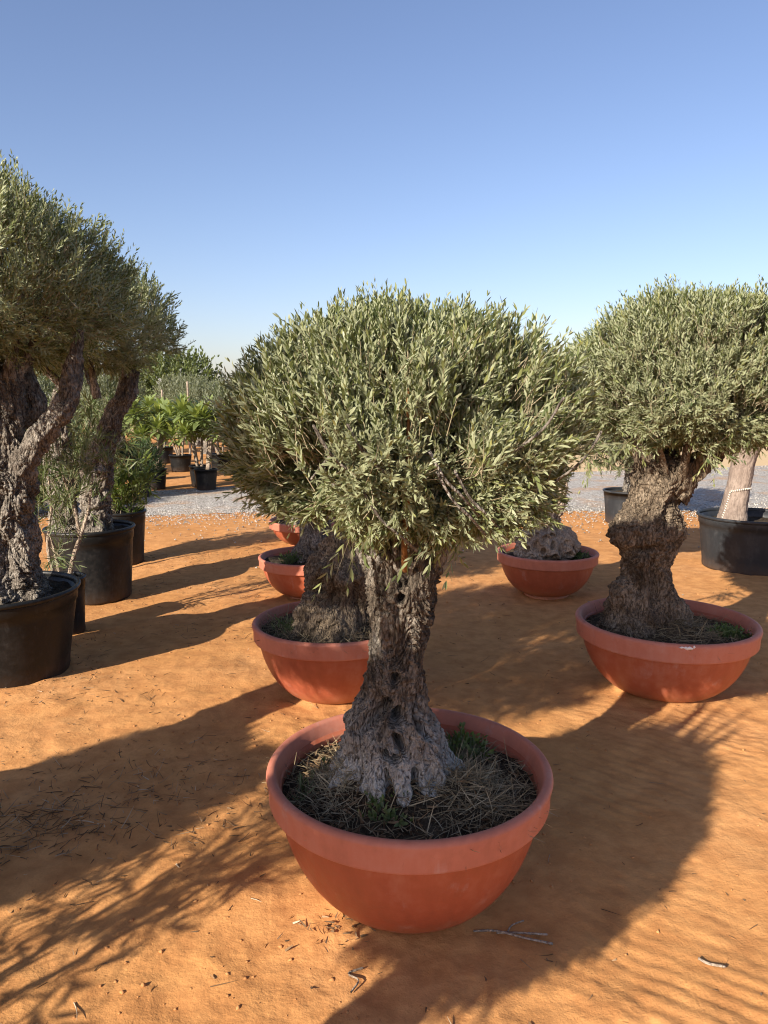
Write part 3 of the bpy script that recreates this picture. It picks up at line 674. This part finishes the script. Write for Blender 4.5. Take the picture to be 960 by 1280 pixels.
simple_olive('olive in the third bowl, mostly hidden behind the foremost crown', (BX, BY, bz), [(.05, 0, .2, .22), (.05, 0, .34, .18), (.06, 0, .5, .13), (.08, 0, .8, .11), (.1, 0, 1.1, .10)], 14, (.45, .45, .4), 1.5, 2.3, (.8, .8, .9), 'bark', (), (MAINF, MAINT), 4, 90, 90, off=(.15, 0))
weed('low green weed in the third bowl', (BX - .12, BY - .12, bz + .28), 57, (.10, .06, .07), 60)
CX, CY = -.86, 8.3; cz_ = gz(CX, CY)
bowl_pot('fourth terracotta bowl, farthest of the left row, barely showing', (CX, CY, cz_), .40, .27, 5, .05, ())
simple_olive('olive in the fourth bowl, hidden behind the foremost crown', (CX, CY, cz_), [(0, 0, .15, .2), (0, 0, .3, .15), (.02, 0, .6, .11), (.05, 0, 1.1, .09)], 15, (.45, .45, .4), 1.5, 3.3, (.85, .85, .9), 'bark', (), (MAINF, MAINT), 4, 70, 70, off=(.15, 0))
DX, DY = 1.33, 6.14; dz = gz(DX, DY)
bowl_pot('terracotta bowl behind the foremost crown on the right, holding a knobbly burl', (DX, DY, dz), .408, .36, 6, .05, ((.0, 0, .15, .03),))
simple_olive('olive with a pitted pale burl at its foot, between foremost and right olives', (DX, DY, dz), [(-.03, -.02, .22, .25), (-.03, -.02, .34, .235), (.0, -.02, .44, .24), (.02, 0, .52, .20), (.02, 0, .58, .11), (.03, 0, .66, .075), (.05, 0, .85, .075), (.06, 0, 1.1, .08)],
             16, (.5, .5, .45), 1.5, 4.2, (.80, .80, .98), 'bark_pale', [(a_, z_, w_, w_ * q_, 0, -.05) for a_, z_, w_, q_ in zip(np.linspace(-1.4, 1.4, 26), .36 + .19 * ((np.arange(26) * .618) % 1), .018 + .014 * ((np.arange(26) * .37) % 1), .8 + .7 * ((np.arange(26) * .71) % 1))], (MAINF, MAINT), 5, 240, 240, 2.4, off=(.06, 0))
weed('low weed inside the bowl with the burl', (DX + .22, DY - .1, dz + .31), 58, (.1, .06, .03), 50)

# ================================================================== LEFT ROW OF BLACK POTS
LX, LY = -2.21, 4.29; lz = gz(LX, LY) - .004
black_pot('large black plastic pot at the left edge of the picture', (LX, LY, lz), .436, .515, 11)
t = thing('olive_tree', 'tall olive with a forked trunk at the left edge', 'olive tree', (LX, LY, lz), 0, GR)
lk = [(.06, 0, .36, .28), (.06, 0, .47, .235), (.05, 0, .56, .20), (.06, 0, .7, .178), (.07, 0, .86, .172), (.085, 0, 1.0, .155), (.10, 0, 1.12, .155), (.10, 0, 1.22, .13), (.10, 0, 1.36, .105), (.12, 0, 1.55, .095), (.13, 0, 1.75, .085)]
lf_ = [(.9, .62, .06, .08, 0, .05), (-.2, .55, .07, .1, 0, .05), (.35, .75, .04, .12, .2, -.03), (-.25, 1.45, .03, .035, 0, -.03), (-.25, 1.45, .06, .06, 0, .02), (.8, .95, .04, .1, 0, .025), (.2, 1.05, .05, .04, 0, -.025), (.1, .5, .04, .06, .3, -.04)]
obj('trunk', trunk_mesh('trunk', lk, 220, 300, 17, M['bark'], lf_, 1.1, .5, .08, 1.3), t)
limb(t, [(.09, -.02, 1.05, .10), (.19, -.03, 1.20, .082), (.28, -.03, 1.33, .068), (.38, -.03, 1.46, .062), (.46, -.02, 1.56, .058), (.50, 0, 1.72, .05), (.55, 0, 1.95, .02)], 51, 'bark', 48, 90, 1.2)
limb(t, [(.12, .06, 1.45, .06), (.25, .1, 1.52, .05), (.2, .12, 1.66, .05), (.1, .15, 1.9, .03)], 52, 'bark', 30, 40)
LC = (-.30, .1, 2.12)
branches_into(t, (.1, 0, 1.75), (.9, .8, .6), LC[2], 9, 53, .03, 'bark', .08)
LF, LT = olive_crown((1.02, .95, .64), 8500, 23, low=.56, lump=.13, gap=.14, shell=.70, inner=.35, up=.65, leaf=(.028, .046))
obj('foliage', LF, t, LC, 'stuff'); obj('twig_mass', LT, t, LC, 'stuff')
hang(t, [(.1, -.35, 1.74), (-.05, -.5, 1.75), (.6, 0, 1.88)], 27, 10, .09)
B2X, B2Y = -2.36, 6.07; b2z = gz(B2X, B2Y)
black_pot('broad black pot behind the shrub, second of the left row', (B2X, B2Y, b2z), .345, .586, 12, taper=.86)
t = thing('olive_tree', 'olive with two leaning trunks in the broad second black pot', 'olive tree', (B2X, B2Y, b2z), 0, GR)
obj('trunk', trunk_mesh('trunk', [(-.16, 0, .48, .15), (-.19, 0, .65, .115), (-.21, 0, .9, .10), (-.22, .02, 1.15, .10), (-.2, .05, 1.45, .08), (-.15, .08, 1.75, .06)], 100, 150, 18, M['bark'], (), 1.3, .6, .1, 1.3), t)
obj('trunk', trunk_mesh('trunk', [(.04, 0, .48, .16), (.05, 0, .65, .13), (.07, 0, .85, .12), (.09, 0, 1.05, .128), (.13, 0, 1.2, .115), (.20, 0, 1.36, .085), (.26, 0, 1.5, .075), (.34, 0, 1.62, .07), (.42, 0, 1.8, .04)], 110, 170, 19, M['bark'], [(.6, 1.02, .06, .05, 0, .05), (-.5, 1.1, .06, .06, 0, .04)], 1.3, .6, .1, 1.3), t)
BF, BT = olive_crown((.74, .68, .46), 2900, 24, low=.75, lump=.12, gap=.08, shell=.62, inner=.2)
branches_into(t, (.1, .05, 1.65), (.6, .6, .4), 2.1, 6, 54, .025, 'bark', .2)
obj('foliage', BF, t, (.02, .05, 2.14), 'stuff'); obj('twig_mass', BT, t, (.02, .05, 2.14), 'stuff')
# small pot with a thin woody shrub
SX, SY = -2.21, 5.14; sz = gz(SX, SY)
black_pot('small black pot squeezed between the two large ones', (SX, SY, sz), .155, .40, 13, taper=.85)
def shrub(label, loc, stems, seed, clusters, mat, leaf, wid, npair, n, spread, name='shrub', cat='shrub', slen=(.10, .2), up=.6, group=None, droop=.0, bark='bark_pale'):
    t = thing(name, label, cat, loc, 0, group)
    for i, k in enumerate(stems): limb(t, k, seed * 7 + i, bark, 12, 30, .5, 'stem', .3)
    r = np.random.RandomState(seed); P = np.concatenate([np.array(c) + r.normal(0, spread, (n, 3)) for c in clusters])
    O = norm(r.normal(size=P.shape) + [0, 0, .2])
    me, tw = shoots_mesh('foliage', P, O, seed, up=up, mats=M[mat], leaf=leaf, wid=wid, npair=npair, slen=slen, droop=droop)
    obj('foliage', me, t, kind='stuff'); obj('twig_mass', tw, t, kind='stuff')
    return t
shrub('slender woody shrub with narrow leaves in the small black pot', (SX, SY, sz),
      [[(.04, 0, .33, .018), (.08, 0, .5, .015), (.14, 0, .66, .014), (.20, .02, .85, .010), (.24, .03, 1.1, .006)], [(.14, 0, .66, .011), (.12, 0, .85, .009), (.05, 0, 1.1, .006), (.03, 0, 1.3, .004)],
       [(-.04, 0, .33, .013), (-.08, 0, .6, .010), (-.04, 0, .9, .007), (-.05, 0, 1.2, .004)], [(.0, 0, .33, .010), (-.02, -.03, .55, .008), (-.06, -.03, .75, .005)]],
      61, [(.05, 0, 1.05), (.1, 0, 1.2), (-.05, 0, 1.0), (.0, 0, 1.25), (.2, .02, 1.15), (.24, .03, 1.3), (.15, 0, .95), (-.08, 0, .85), (.06, 0, .85), (-.03, -.03, .6), (.22, 0, 1.4)], 'narrow', (.06, .11), .10, 6, 12, .075, group='shrubs in black pots', bark='twig' if False else 'bark_pale')
P3X, P3Y = -2.57, 7.4; p3z = gz(P3X, P3Y)
black_pot('narrow black pot at the far end of the left row', (P3X, P3Y, p3z), .24, .52, 14, taper=.84)
shrub('leafy green shrub with upright shoots in the narrow third black pot', (P3X, P3Y, p3z), [[(0, 0, .45, .008), (.02, 0, .6, .006), (.06, 0, .8, .003)], [(-.05, 0, .45, .008), (-.09, 0, .6, .006), (-.14, 0, .8, .003)], [(.05, 0, .45, .007), (.12, 0, .58, .005), (.16, -.02, .7, .003)]],
      62, [(.06, 0, .8), (-.1, 0, .85), (.12, 0, .68), (0, -.1, .7), (-.14, 0, 1.05), (.15, 0, .85), (-.2, 0, .7), (.05, -.1, .6), (-.1, -.12, .62), (.18, 0, .6)], 'lime', (.07, .12), .17, 5, 20, .08, group='shrubs in black pots')
shrub('tall spiky grey green shrub between the two left olives', (-2.05, 6.95, gz(-2.05, 6.95)), [[(-.55, 0, 0, .008), (-.5, 0, .8, .006), (-.45, 0, 1.5, .003)], [(-.55, 0, 0, .008), (-.56, 0, .8, .006), (-.6, 0, 1.5, .003)]],
      63, [(-.45, 0, 1.45), (-.58, 0, 1.5), (-.5, 0, 1.3), (-.4, 0, 1.55), (-.62, 0, 1.2), (-.55, 0, .9), (-.45, 0, 1.1), (-.7, 0, 1.0), (-.35, 0, 1.3)], 'narrow', (.08, .15), .09, 6, 16, .10, group='shrubs in black pots')

# ================================================================== RIGHT BACKGROUND
EX, EY = 3.42, 7.05; ez = gz(EX, EY)
black_pot('wide black pot at the right edge with a smooth pinkish trunk', (EX, EY, ez), .475, .50, 15, 'blackgrey', .08, .86)
t = thing('smooth_tree', 'smooth pale pink trunk tree in the wide black pot at the right edge', 'tree', (EX, EY, ez), 0)
obj('trunk', trunk_mesh('trunk', [(-.19, 0, .36, .145), (-.18, 0, .46, .132), (-.165, 0, .6, .114), (-.14, 0, .8, .104), (-.115, 0, 1.0, .106), (-.10, 0, 1.12, .125), (-.10, 0, 1.22, .135)], 64, 90, 20, M['bark_smooth'], (), .25, .3, .05, .35), t)
limb(t, [(-.17, 0, 1.10, .09), (-.24, 0, 1.26, .075), (-.33, 0, 1.45, .06), (-.42, 0, 1.8, .03)], 71, 'bark_smooth', 24, 30, .3, fine=.2)
limb(t, [(-.08, 0, 1.10, .10), (.0, 0, 1.25, .08), (.06, 0, 1.45, .065), (.1, 0, 1.8, .04)], 72, 'bark_smooth', 24, 30, .3, fine=.2)
f, w = olive_crown((.7, .65, .38), 600, 28, low=.7, lump=.15, gap=.1, shell=.5, mat='bright', leaf=(.07, .12), slen=(.15, .25), wid=.3)
obj('foliage', f, t, (0, .1, 1.95), 'stuff'); obj('twig_mass', w, t, (0, .1, 1.95), 'stuff')
ct = thing('twine', 'white twisted twine tied round the smooth pinkish trunk', 'twine', (EX - .165, EY, ez))
def dash(i, n_, p0, p1, r_):
    pass
V = []; Fq = []; me_st = None
pts = []
for k in range(26):
    s = k / 25
    if s < .5: a = -1.15 + s * .3; z = .46 + s * 2 * .26
    else: a = -1.0 + (s - .5) * 2 * 1.9; z = .72 + .03 * sin((s - .5) * 2 * pi * .6)
    rr = np.interp(z, [.46, .6, .8], [.136, .119, .108])
    pts.append((rr * sin(a) + np.interp(z, [.46, .8], [-.015, .025]), -rr * cos(a), z, a))
bx = np.array([(x, y, z) for x in (-.008, .008) for y in (-.005, .005) for z in (-.0042, .0042)]); bf = np.array([(0,1,3,2),(4,6,7,5),(0,4,5,1),(2,3,7,6),(0,2,6,4),(1,5,7,3)])
me_st = mk_mesh('strand', bx, [bf], [M['white']], shade=False)
for (x, y, z, a) in pts:
    o = obj('strand', me_st, ct, (x, y, z)); o.rotation_euler = (0, .55 if z < .70 else 1.2, a)
FX, FY = 3.12, 9.75; fz_ = gz(FX, FY)
black_pot('tall black pot behind the right olive, half hidden by its trunk', (FX, FY, fz_), .31, .42, 16, 'blackgrey', taper=.86)
t = thing('olive_tree', 'young sunlit olive in the tall black pot behind the right trunk', 'olive tree', (FX, FY, fz_), 0, GR)
obj('trunk', trunk_mesh('trunk', [(0, 0, .35, .07), (0, 0, .6, .05), (.02, 0, 1.0, .04), (.03, 0, 1.4, .03)], 40, 60, 21, M['bark'], (), 1, .7, .1, 1), t)
branches_into(t, (.02, 0, 1.0), (.5, .5, .5), 1.35, 5, 58, .015, 'bark', .03)
YF, YT = olive_crown((.62, .6, .68), 1500, 29, low=.9, lump=.2, gap=.1, shell=.4, mat='olive_far', leaf=(.05, .08), slen=(.12, .22))
obj('foliage', YF, t, (-.12, 0, 1.32), 'stuff'); obj('twig_mass', YT, t, (-.12, 0, 1.32), 'stuff')

# ================================================================== MIDDLE DISTANCE, LEFT OF CENTRE
def rosette_plant(label, x, y, R, h, seed, top=1.3, spread=.4, pl='black pot', nros=15, proto=None, mat='bright'):
    z = gz(x, y)
    black_pot(pl, (x, y, z), R, h, seed, taper=.8, lug=False)
    t = thing('frangipani', label, 'shrub', (x, y, z), 0, 'leafy plants with bare stems')
    r = np.random.RandomState(seed * 3 + 1); PB, PL, PN, LN, TI = [], [], [], [], []
    for i in range(nros):
        a = 2 * pi * i / nros + r.uniform(-.3, .3); q = spread * math.sqrt((i + .5) / nros) * r.uniform(.7, 1.05)
        zz = h + (top - h) * r.uniform(.42, .92); p = np.array([q * cos(a), q * sin(a), zz])
        m = 46
        aa = np.arange(m) * 2.4 + r.uniform(0, 6); el = np.linspace(-.5, 1.25, m)
        d = np.stack([np.cos(aa) * np.cos(el), np.sin(aa) * np.cos(el), np.sin(el)], -1)
        PB.append(p + d * .02 + np.array([0, 0, 1]) * np.linspace(-.08, .03, m)[:, None]); PL.append(d); PN.append(np.tile([0, 0, 1.0], (m, 1)) + r.normal(0, .2, (m, 3)))
        LN.append(r.uniform(.15, .27, m)); TI.append(np.clip(r.uniform(.2, .6) + np.linspace(-.2, .45, m) + r.normal(0, .1, m), 0, 1))
        if i < 5:
            b0 = np.array([.04 * cos(a), .04 * sin(a), h - .08])
            limb(t, [(*b0, .02), (*(b0 * .6 + p * .4 + [0, 0, .03]), .017), (*p, .012)], seed * 11 + i, 'bark_pale', 10, 14, .4, 'stem', .3)
    v, tri, quad, tt = leaves(*map(np.concatenate, (PB, PL, PN)), np.concatenate(LN), np.concatenate(LN) * .27, np.concatenate(TI), .25)
    obj('foliage', mk_mesh('foliage', v, [tri, quad], [M[mat]], tt), t, kind='stuff')
    return t
rosette_plant('bright leafy plant on bare stems left of the sandy aisle', -3.95, 13.25, .19, .36, 31, 1.52, .56, 'square looking black pot beside the dark green bush')
rosette_plant('bright leafy plant on bare stems standing free in the sandy aisle', -3.05, 13.1, .20, .37, 32, 1.56, .50, 'black pot in the middle of the sandy aisle')
rosette_plant('leafy plant just behind the free standing aisle plant', -3.27, 13.6, .19, .38, 33, 1.40, .30, 'black pot touching the aisle pot from behind', 6)
rosette_plant('leafy plant with white stems farther along the aisle, left side', -4.35, 16.4, .24, .36, 34, 1.5, .45, 'dark pot with white stems deeper in the aisle', 7)
rosette_plant('leafy plant with paired pale stems beyond the aisle pot, right side', -3.55, 16.7, .24, .36, 35, 1.5, .38, 'dark pot right of and beyond the aisle pot', 6)
rosette_plant('leafy plant deep in shade at the head of the aisle', -5.3, 18.4, .26, .4, 36, 1.5, .5, 'dark pot at the head of the aisle', 7)
rosette_plant('leafy plant left of the aisle, behind the square looking pot', -4.6, 14.6, .2, .36, 41, 1.5, .5, 'dark pot behind the square looking pot', 12)
rosette_plant('leafy plant at the right side of the aisle under the crown edge', -2.75, 15.2, .22, .38, 42, 1.5, .45, 'dark pot at the right side of the aisle', 10)
bz_ = gz(-3.88, 12.1)
black_pot('small dark pot under the round dark green bush', (-3.86, 12.1, bz_), .17, .30, 37, lug=False)
t = thing('bush', 'round dense dark green bush beside the left row', 'bush', (-3.86, 12.1, bz_), 0)
f, w = olive_crown((.33, .33, .3), 420, 38, low=.9, lump=.12, gap=0, shell=.4, mat='darkbush', leaf=(.05, .09), slen=(.08, .16), wid=.14)
obj('foliage', f, t, (0, 0, .55), 'stuff'); obj('twig_mass', w, t, (0, 0, .55), 'stuff')
limb(t, [(0, 0, .22, .02), (.02, 0, .4, .015), (.03, 0, .6, .008)], 39, 'bark', 10, 12, .4, 'stem')

for k, (bx_, by_, bs, bl_, bm) in enumerate(((-4.9, 10.2, 1.0, 'dense green bush low behind the leaning trunks', 'weed'), (-5.9, 9.4, 1.2, 'dense dark bush low behind the forked trunk', 'darkbush'), (-4.55, 11.6, 1.1, 'feathery dark green bush beside the round bush', 'darkbush'), (-6.9, 11.0, 1.3, 'green bush at the far left behind the black pots', 'weed'))):
    t = thing('bush', bl_, 'bush', (bx_, by_, gz(bx_, by_)), k, None, bs)
    f, w = olive_crown((.42, .42, .48), 480, 140 + k, low=.9, lump=.18, gap=0, shell=.4, mat=bm, leaf=(.06, .11), slen=(.12, .24), wid=.16)
    obj('foliage', f, t, (0, 0, .52), 'stuff'); obj('twig_mass', w, t, (0, 0, .52), 'stuff')
    limb(t, [(0, 0, 0, .025), (.02, 0, .3, .02), (.03, 0, .6, .01)], 145 + k, 'bark', 10, 12, .4, 'stem')

# background olives (their own crowns, copied)
f1 = olive_crown((.85, .8, .6), 900, 71, low=.75, lump=.16, gap=.08, shell=.6, mat='olive_far', leaf=(.07, .11), slen=(.16, .28), npair=6, wid=.22)
f2 = olive_crown((.8, .75, .7), 850, 72, low=.8, lump=.2, gap=.08, shell=.6, mat='olive_far', leaf=(.07, .11), slen=(.16, .28), npair=6, wid=.22)
tkm = [trunk_mesh('trunk', [(0, 0, .0, .2), (.0, 0, .3, .15), (.03, 0, .7, .12), (.05, 0, 1.2, .10)], 40, 50, 73 + i, M['bark'], (), 1.4, .7, .12, 1.4) for i in range(2)]
def back_olive(label, x, y, which, sc, rz_, group='background olive trees'):
    t = thing('olive_tree', label, 'olive tree', (x, y, gz(x, y)), rz_, group, sc)
    obj('trunk', tkm[which], t)
    f, w = (f1, f2)[which]
    obj('foliage', f, t, (0, 0, 1.35), 'stuff')
    return t
bl = [(-2.25, 13.2, 0, .95, 'grey olive half hidden behind the left edge of the foremost crown'),
      (-6.6, 15.0, 1, .95, 'olive seen between the leaning trunks of the left row'), (-4.9, 21.5, 0, .95, 'pale olive closing the end of the aisle'),
      (-7.2, 21.0, 1, 1.0, 'pale rounded olive left of the one closing the aisle'), (-5.9, 24.5, 0, 1.05, 'olive beyond the gap of the two pale ones'),
      (-8.9, 24.0, 1, 1.1, 'olive in the back row behind the leaning trunks'), (-3.4, 25.5, 1, 1.05, 'olive in the back row right of the aisle'),
      (-7.4, 28.5, 0, 1.15, 'olive deepest in the aisle rows'), (-5.0, 29.5, 1, 1.15, 'olive deepest behind the aisle end'),
      (-9.5, 18.0, 0, 1.0, 'olive behind the forked trunk at the left edge'), (-7.6, 12.3, 0, .9, 'olive low behind the left black pots'), (-10.8, 13.5, 1, 1.1, 'olive at the far left beyond the forked tree'),
      (-1.4, 21.0, 0, 1.0, 'olive hidden beyond the foremost crown'), (1.4, 20.0, 1, 1.0, 'olive beyond the gap right of the foremost crown')]
for i, (x, y, wch, sc, lab) in enumerate(bl): back_olive(lab, x, y, wch, sc, i * 1.7)
# stakes
for i, (x, y, h) in enumerate(((-5.6, 19.6, 1.75), (-4.9, 19.4, 1.95))):
    o = obj('wooden_stake', trunk_mesh('wooden_stake', [(0, 0, 0, .03), (.01, 0, h * .5, .028), (.0, 0, h, .024)], 10, 12, 90 + i, M['bark_pale'], (), .2, 0, .02, .2), None, (x, y, 0))
    tag(o, ('thin pale stake above the left leafy plant', 'thin pale stake above the free standing aisle plant')[i], 'stake')
# tree belt
g1 = olive_crown((2.6, 2.4, 1.9), 900, 81, low=.8, lump=.22, gap=.05, shell=.6, mat='fartree', leaf=(.22, .34), slen=(.5, .9), npair=5, wid=.35)
g2 = olive_crown((2.2, 2.2, 1.5), 800, 82, low=.8, lump=.25, gap=.05, shell=.6, mat='fartree', leaf=(.2, .32), slen=(.5, .9), npair=5, wid=.35)
tkf = trunk_mesh('trunk', [(0, 0, 0, .3), (.05, 0, 1, .22), (.1, 0, 2, .16)], 20, 16, 83, M['bark'], (), 1, .7, .1, 1)
rb_ = np.random.RandomState(5); wheres = ['behind the forked left olive', 'left of the aisle horizon', 'on the skyline above the aisle', 'right of the aisle skyline', 'behind the foremost crown', 'behind the gap between the two crowns', 'behind the right crown', 'beyond the pale sand at the right']
for i in range(24):
    x = -36 + i * 4.0 + rb_.uniform(-1, 1); y = rb_.uniform(44, 56); w_ = i % 2
    t = thing('tree', '', 'tree', (x, y, 0), rb_.uniform(0, 6), 'distant tree belt', rb_.uniform(.85, 1.1) * (.72 if x > 6 else .95))
    t['label'] = ('tall', 'low', 'spreading')[i % 3] + ' yellow green tree of the distant belt ' + wheres[i // 3] + (', nearest' if y < 48 else ', middle' if y < 52 else ', rearmost')
    obj('trunk', tkf, t); obj('foliage', (g1, g2)[w_][0], t, (0, 0, (1.9, 1.5)[w_]), 'stuff')
# dry tufts on the pale sand
r = np.random.RandomState(91); n = 2600
ax_, ay_ = r.uniform(6, 26, n), r.uniform(19, 42, n); cl = noise(ax_ * .8, ay_ * .5, 3.3) > .15; ax_, ay_ = ax_[cl], ay_[cl]; n = len(ax_)
D = r.normal(size=(n, 3)) * .5; D[:, 2] = 1
ribbons('dry_grass', np.stack([ax_, ay_, np.zeros(n)], -1), D, r.uniform(.1, .3, n), r.uniform(.004, .009, n), M['straw'], 92, .4, 3)['label'] = 'dry grass tufts on the pale sand'

# ================================================================== OLIVES OF THE NEXT ROW, JUST OUT OF FRAME (they shade the sand)
def copy_of(key, label, loc, rz_=0, sc=1.0, group=None, shift=None, tall=1):
    src = [q for q in COL.objects if q.get('label', '').startswith(key)][0]
    d = dup(src, label, loc, rz_, sc, group)
    if shift:
        for c in d.children:
            if not c.name.startswith('trunk') and not c.name.startswith('root'): c.location = (c.location[0] + shift[0], c.location[1] + shift[1], c.location[2] + shift[2]); c.scale = (1, 1, tall)
    return d
def PQ(p, q):                                                  # across / along the sunlight on the ground
    a = rad(SUN_AZ); return p * cos(a) + q * sin(a), -p * sin(a) + q * cos(a)
x, y = PQ(-2.85, .10); z = gz(x, y)
copy_of('tall olive with a forked', 'olive out of view beside the left picture edge', (x, y, z), 2.0, 1.0, GR)
copy_of('large black plastic pot at', 'black pot out of view beside the left picture edge', (x, y, z))
x, y = PQ(-1.14, -.60); z = gz(x, y)
copy_of('gnarled olive with a wide', 'leaning olive out of view to the left of the camera, crown stretched for its shadow', (x, y, z), -.9, .86, GR, (-.10, .03, .20), 1.5)  # unseen crown shifted and stretched so its shadow reaches farther over the sand
copy_of('terracotta bowl pot nearest', 'terracotta bowl out of view to the left of the camera', (x, y, z), 2.0, .9)
x, y = PQ(-2.72, -1.45); z = gz(x, y)
copy_of('gnarled olive with a wide', 'second olive out of view behind the left one beside the camera', (x, y, z), .6, .95, GR)
copy_of('terracotta bowl pot nearest', 'second terracotta bowl out of view behind the left one beside the camera', (x, y, z), 1.0, .95)
x, y = PQ(-2.0, -.62); z = gz(x, y)
copy_of('small black pot squeezed', 'small black pot out of view to the left of the camera', (x, y, z))
rs_ = np.random.RandomState(8)
shrub('narrow leaved shrub out of view to the left of the camera', (x, y, z), [[(.02, 0, .3, .016), (.05, 0, .6, .012), (.1, 0, 1.0, .008)], [(-.02, 0, .3, .014), (-.06, .02, .7, .01), (-.1, .03, 1.1, .006)]],
      64, [(rs_.normal(0, .10), rs_.normal(0, .10), zz) for zz in np.linspace(.7, 1.45, 18)], 'narrow', (.07, .12), .11, 7, 8, .085, group='shrubs in black pots')

# ================================================================== LITTER ON THE SAND
r = np.random.RandomState(95)
def scatter(n, x0, x1, y0, y1, dens=None):
    x = r.uniform(x0, x1, n * 3); y = y0 + (y1 - y0) * r.uniform(0, 1, n * 3) ** 1.3
    k = np.ones(len(x), bool) if dens is None else r.uniform(0, 1, len(x)) < dens(x, y)
    return x[k][:n], y[k][:n]
heap = lambda x, y: .06 + .9 * smooth(.12, .55, fbm(x * 1.4 + 2, y * 1.4, 5.5, 3)) * smooth(.6, -.6, x) + .9 * np.exp(-((x + 1.25) ** 2 / .10 + (y - 2.75) ** 2 / .12))
x, y = scatter(1500, -3, 1.2, 1.3, 8, heap); n = len(x)
D = r.normal(size=(n, 3)); D[:, 2] = np.abs(r.normal(0, .16, n))
ribbons('twig_litter', np.stack([x, y, hgt(x, y) + .002], -1), D, r.uniform(.015, .075, n), r.uniform(.0008, .0022, n), M['litter'], 96, .35, 3, tubes=True, tint=r.uniform(0, 1, n) ** 1.4)['label'] = 'dry twigs scattered over the sand'
x, y = scatter(1300, -3.2, 3, 1.3, 9, lambda x, y: heap(x, y) * .8 + .12); n = len(x)
D = r.normal(size=(n, 3)); D[:, 2] = np.abs(r.normal(0, .12, n))
ribbons('leaf_litter', np.stack([x, y, hgt(x, y) + .003], -1), D, r.uniform(.008, .026, n), r.uniform(.0012, .003, n), M['litter'], 97, .5, 3, tint=r.uniform(0, .75, n))['label'] = 'small dead leaves scattered over the sand'
x, y = scatter(2600, -3.5, 3.2, 1.2, 8, lambda x, y: .15 + .8 * smooth(.1, .5, fbm(x * 1.1, y * 1.1 + 4, 2.5, 3)) * smooth(.9, 0, x)); n = len(x)
blobs('sand_clods', np.stack([x, y, hgt(x, y) + .001], -1), r.uniform(.002, .010, n) ** 1.0, M['clod'], 98, .7)['label'] = 'small clods of sand on the trodden ground'
def pile(name, label, cx_, cy_, rx_, ry_, n, seed, tubes, ln, wd):
    q = np.random.RandomState(seed); x, y = q.normal(cx_, rx_, n), q.normal(cy_, ry_, n)
    D = q.normal(size=(n, 3)); D[:, 2] = np.abs(q.normal(0, .22, n))
    ribbons(name, np.stack([x, y, hgt(x, y) + .003 + .012 * np.exp(-((x - cx_) / rx_) ** 2 - ((y - cy_) / ry_) ** 2) * q.uniform(0, 1, n)], -1), D, q.uniform(*ln, n), q.uniform(*wd, n), M['litter'], seed + 1, .4, 3, tubes=tubes, tint=q.uniform(.1, 1, n))['label'] = label
pile('twig_litter', 'heap of dry twigs on the shaded sand at the left edge', -1.28, 2.62, .17, .12, 230, 401, True, (.02, .10), (.0009, .0026))
pile('twig_litter', 'loose dry twigs on the shaded sand left of the foremost bowl', -1.02, 2.95, .25, .18, 150, 403, True, (.02, .08), (.0008, .002))
pile('leaf_litter', 'dead leaves in the shade at the left', -1.1, 2.8, .4, .3, 330, 405, False, (.008, .026), (.0012, .003))
pile('leaf_litter', 'dead leaves caught at the foot of the foremost bowl', -.17, 2.10, .08, .05, 60, 407, False, (.012, .035), (.002, .0045))
def ground_twig(label, pts, seed, rr=.004, side=()):
    x0, y0 = pts[0]; t = thing('dry_twig', label, 'twig', (x0, y0, gz(x0, y0)), 0, 'dry twigs')
    for i, pp in enumerate((pts,) + tuple(side)):
        k = [(a - x0, c - y0, gz(a, c) - gz(x0, y0) + .004 + .004 * ((j * 7 + seed) % 3), rr * (1 - .2 * j) * (1 if i == 0 else .6)) for j, (a, c) in enumerate(pp)]
        limb(t, k, seed + i, 'bark_pale', 8, 16, .6, 'stem' if i == 0 else 'side_stem', .2)
ground_twig('pale forked twig lying right of the foremost bowl', [(.27, 2.10), (.34, 2.105), (.42, 2.07), (.50, 2.06)], 300, .0024, ([(.34, 2.105), (.41, 2.10), (.49, 2.09)], [(.37, 2.10), (.39, 2.13), (.43, 2.15)]))
ground_twig('curled dark twig at the bottom edge of the sand', [(-.09, 1.86), (-.07, 1.90), (-.10, 1.93), (-.06, 1.95)], 310, .0035)
ground_twig('dark twig on the sunlit sand at the lower right', [(.90, 1.985), (.925, 1.97), (.965, 1.955)], 320, .0016)
